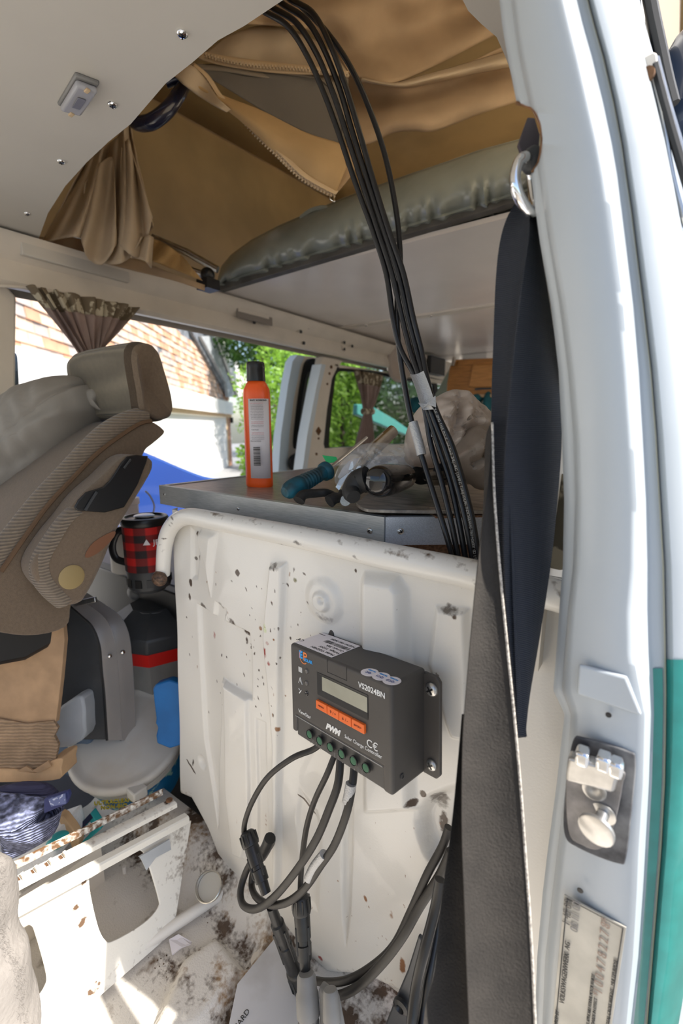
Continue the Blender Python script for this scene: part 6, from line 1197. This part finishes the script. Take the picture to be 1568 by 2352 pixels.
# slate side strip and white bargeboards
hpr('slate_return', [(440, 760), (462, 772), (535, 895), (520, 905)], .10, .25, M['slate'])
hpr('barge_board', [(462, 772), (498, 772), (545, 872), (560, 912), (524, 912), (520, 880)], .20, .10, M['lgrey'])
hpr('barge_edge', [(498, 772), (512, 776), (556, 850), (575, 880), (572, 912), (548, 912)], .30, .06, M['hwhite'])
# blue car
car = thing('parked_car', 'bright blue car parked between van and garage', 'car')
cX = -3.3
prof = smooth([V(*p) for p in [(60, 990), (150, 985), (240, 1000), (332, 1038), (372, 1055), (420, 1076), (470, 1094), (520, 1102), (600, 1108), (660, 1125), (680, 1160), (672, 1210), (640, 1240), (300, 1330), (0, 1420), (-150, 1300), (-100, 1080), (0, 1020)]], 5, True)
P = [onX(x, y, cX) for x, y in prof]; b = B(); c_ = np.mean(P, axis=0); rows = []
for dx, sc_ in [(.04, .9), (0.02, .96), (0, 1), (-.4, 1.03), (-.8, 1.035), (-1.3, 1.03), (-1.5, 1.0), (-1.55, .95)]: rows.append([c_+(p-c_)*sc_+V(dx, 0, .0) for p in P])
rw = np.array(rows); rw = np.concatenate([rw, rw[:, :1]], axis=1); b.grid(rw); b.f += [tuple(range(len(P))), tuple(7*(len(P)+1)+k for k in range(len(P)))]
mk('car_body', b, M['blue'], car, ang=50)
for y_ in (c_[1]-1.2, c_[1]+1.2):
    for dx in (-.12, -1.45): b = B().lathe(V(cX+dx, y_, -G+.30), (1, 0, 0), [(0, .2), (.0, .29), (.18, .29), (.181, .2)], 24); mk('wheel', b, M['rub'], car)
b = B().tube(smooth([onX(x, y, -1.30) for x, y in [(334, 1128), (345, 1140), (354, 1162), (350, 1185), (344, 1220)]]+[onX(340, 1265, -1.30)*1., V(-1.30, onX(340, 1265, -1.30)[1], zt+.004)], 6), .003, 6); one('clear_hose', b, M['lens'], 'thin clear hose hanging in front of the blue car', 'hose')
# foliage: trees and bushes, each with its own crown and stem
def tree(name, label, c, r, n, m_, stem, ls=.07, seed=1):
    rg_ = np.random.default_rng(seed); t = thing(name, label, 'bush' if 'bush' in name else 'tree', 'greenery around the drive'); c = np.asarray(c, float); r = np.asarray(r, float)
    u = rg_.normal(size=(n, 3)); u /= np.linalg.norm(u, axis=1)[:, None]; rad = rg_.uniform(.55, 1.0, n)**.6
    lump = 1+.18*np.sin(u[:, 0]*7+seed)*np.cos(u[:, 1]*6+u[:, 2]*5); pos = c+u*r*(rad*lump)[:, None]
    a = rg_.normal(size=(n, 3)); a /= np.linalg.norm(a, axis=1)[:, None]; bb = np.cross(a, u+.01); bb /= np.linalg.norm(bb, axis=1)[:, None]
    s_ = (ls*rg_.uniform(.6, 1.4, n))[:, None]; vs_ = np.stack([pos-a*s_, pos+bb*s_*.5, pos+a*s_, pos-bb*s_*.5], 1).reshape(-1, 3)
    b = B(); b.v = [tuple(q) for q in vs_]; b.f = [(4*i, 4*i+1, 4*i+2, 4*i+3) for i in range(n)]
    me_ = mk('foliage', b, m_, t, flat=True, attr=None); me_['kind'] = 'stuff'
    z0_ = -G-.02; b = B().tube([V(c[0], c[1], z0_), V(c[0]+.05, c[1], (z0_+c[2])/2), c+V(0, 0, r[2]*.3)], [stem, stem*.8, stem*.4], 10); mk('trunk', b, M['bark'], t)
    for k in range(5):
        e = c+V(math.cos(k*1.3)*r[0]*.5, math.sin(k*1.3)*r[1]*.5, r[2]*.35); mk('branch', B().tube([c-V(0, 0, r[2]*.5), e], [stem*.4, stem*.15], 6), M['bark'], t)
def PD(x, y, d): return D(x, y, d)
tree('garden_bush', 'bright yellow green bush beyond the orange bottle', PD(668, 930, 10.5), (1.1, 1.4, 1.4), 7000, M['leaf'], .06, .05, 1)
tree('garden_bush', 'lower green bush right of the garage corner', PD(640, 1070, 7.8), (.62, .7, .7), 4200, M['leaf'], .05, .05, 2)
tree('shade_tree', 'dark green tree above the bright bush', PD(600, 735, 15), (1.9, 1.9, 1.6), 6500, M['leafd'], .14, .09, 3)
tree('shade_tree', 'dark tree filling the sliding door gap', PD(690, 870, 23), (3.0, 3, 4.2), 7000, M['leafd'], .14, .09, 4)
tree('garden_bush', 'yellow green bush seen through the sliding door glass', PD(712, 940, 6.3), (.38, .5, .9), 2200, M['leaf'], .05, .05, 5)
tree('garden_bush', 'bright bush in the rear side window\'s left corner', PD(782, 920, 7.2), (.40, .5, .9), 2200, M['leaf'], .05, .05, 6)
tree('shade_tree', 'deep green tree behind the rear side window', PD(835, 900, 15), (2.0, 2.2, 3.0), 8000, M['leafd'], .16, .09, 7)
tree('shade_tree', 'dark tree behind the van tail', PD(1050, 960, 17), (2.4, 2.4, 3.4), 7000, M['leafd'], .16, .1, 8)
tree('street_tree', 'bright green tree at the top right corner', PD(1640, 60, 7), (1.5, 1.5, 1.5), 5000, M['leaf'], .10, .06, 9)
tree('street_tree', 'darker tree below the top right corner', PD(1700, 330, 11), (1.3, 1.3, 1.3), 4000, M['leafd'], .10, .06, 10)
b = B().prism([onX(x, y, -2.6) for x, y in [(822, 928), (850, 930), (905, 962), (938, 985), (935, 1000), (880, 978), (820, 952)]], (-.06, 0, 0)); one('turquoise_reflection', b, mat('aqua', (.12, .50, .44), .3, coat=.3), 'pale turquoise reflection in the rear side window, built as a solid bar beyond it', 'reflection', bevel=.01)  # a reflection in the pane, built as a coloured solid beyond it
# =================================================================== origins: every piece at its own base, every group at the base of its parts
bpy.context.view_layer.update()
kids = {}
for o in FIX: kids.setdefault(o.parent.name if o.parent else None, []).append(o)
def bb(o):
    if o.name in INST: c = np.array(o.location); return c-.02, c+.02
    if o.type == 'MESH' and len(o.data.vertices):
        co = np.empty(len(o.data.vertices)*3, np.float32); o.data.vertices.foreach_get('co', co); co = co.reshape(-1, 3); return co.min(0), co.max(0)
    return None
def desc(o):
    r = [o]
    for k in kids.get(o.name, []): r += desc(k)
    return r
def settle(o, porg):
    bs = [bb(k) for k in (desc(o) if o.type == 'EMPTY' else [o])]; bs = [q for q in bs if q is not None]
    lo = np.min([q[0] for q in bs], axis=0); hi = np.max([q[1] for q in bs], axis=0); org = np.array([(lo[0]+hi[0])/2, (lo[1]+hi[1])/2, lo[2]], float)
    if o.name in INST: org = np.array(o.location, float)
    elif o.type == 'MESH': o.data.transform(Matrix.Translation(Vector(-org)))
    o.location = Vector(org-porg)
    for k in kids.get(o.name, []): settle(k, org)
for o in kids.get(None, []): settle(o, np.zeros(3))
bpy.context.view_layer.update()
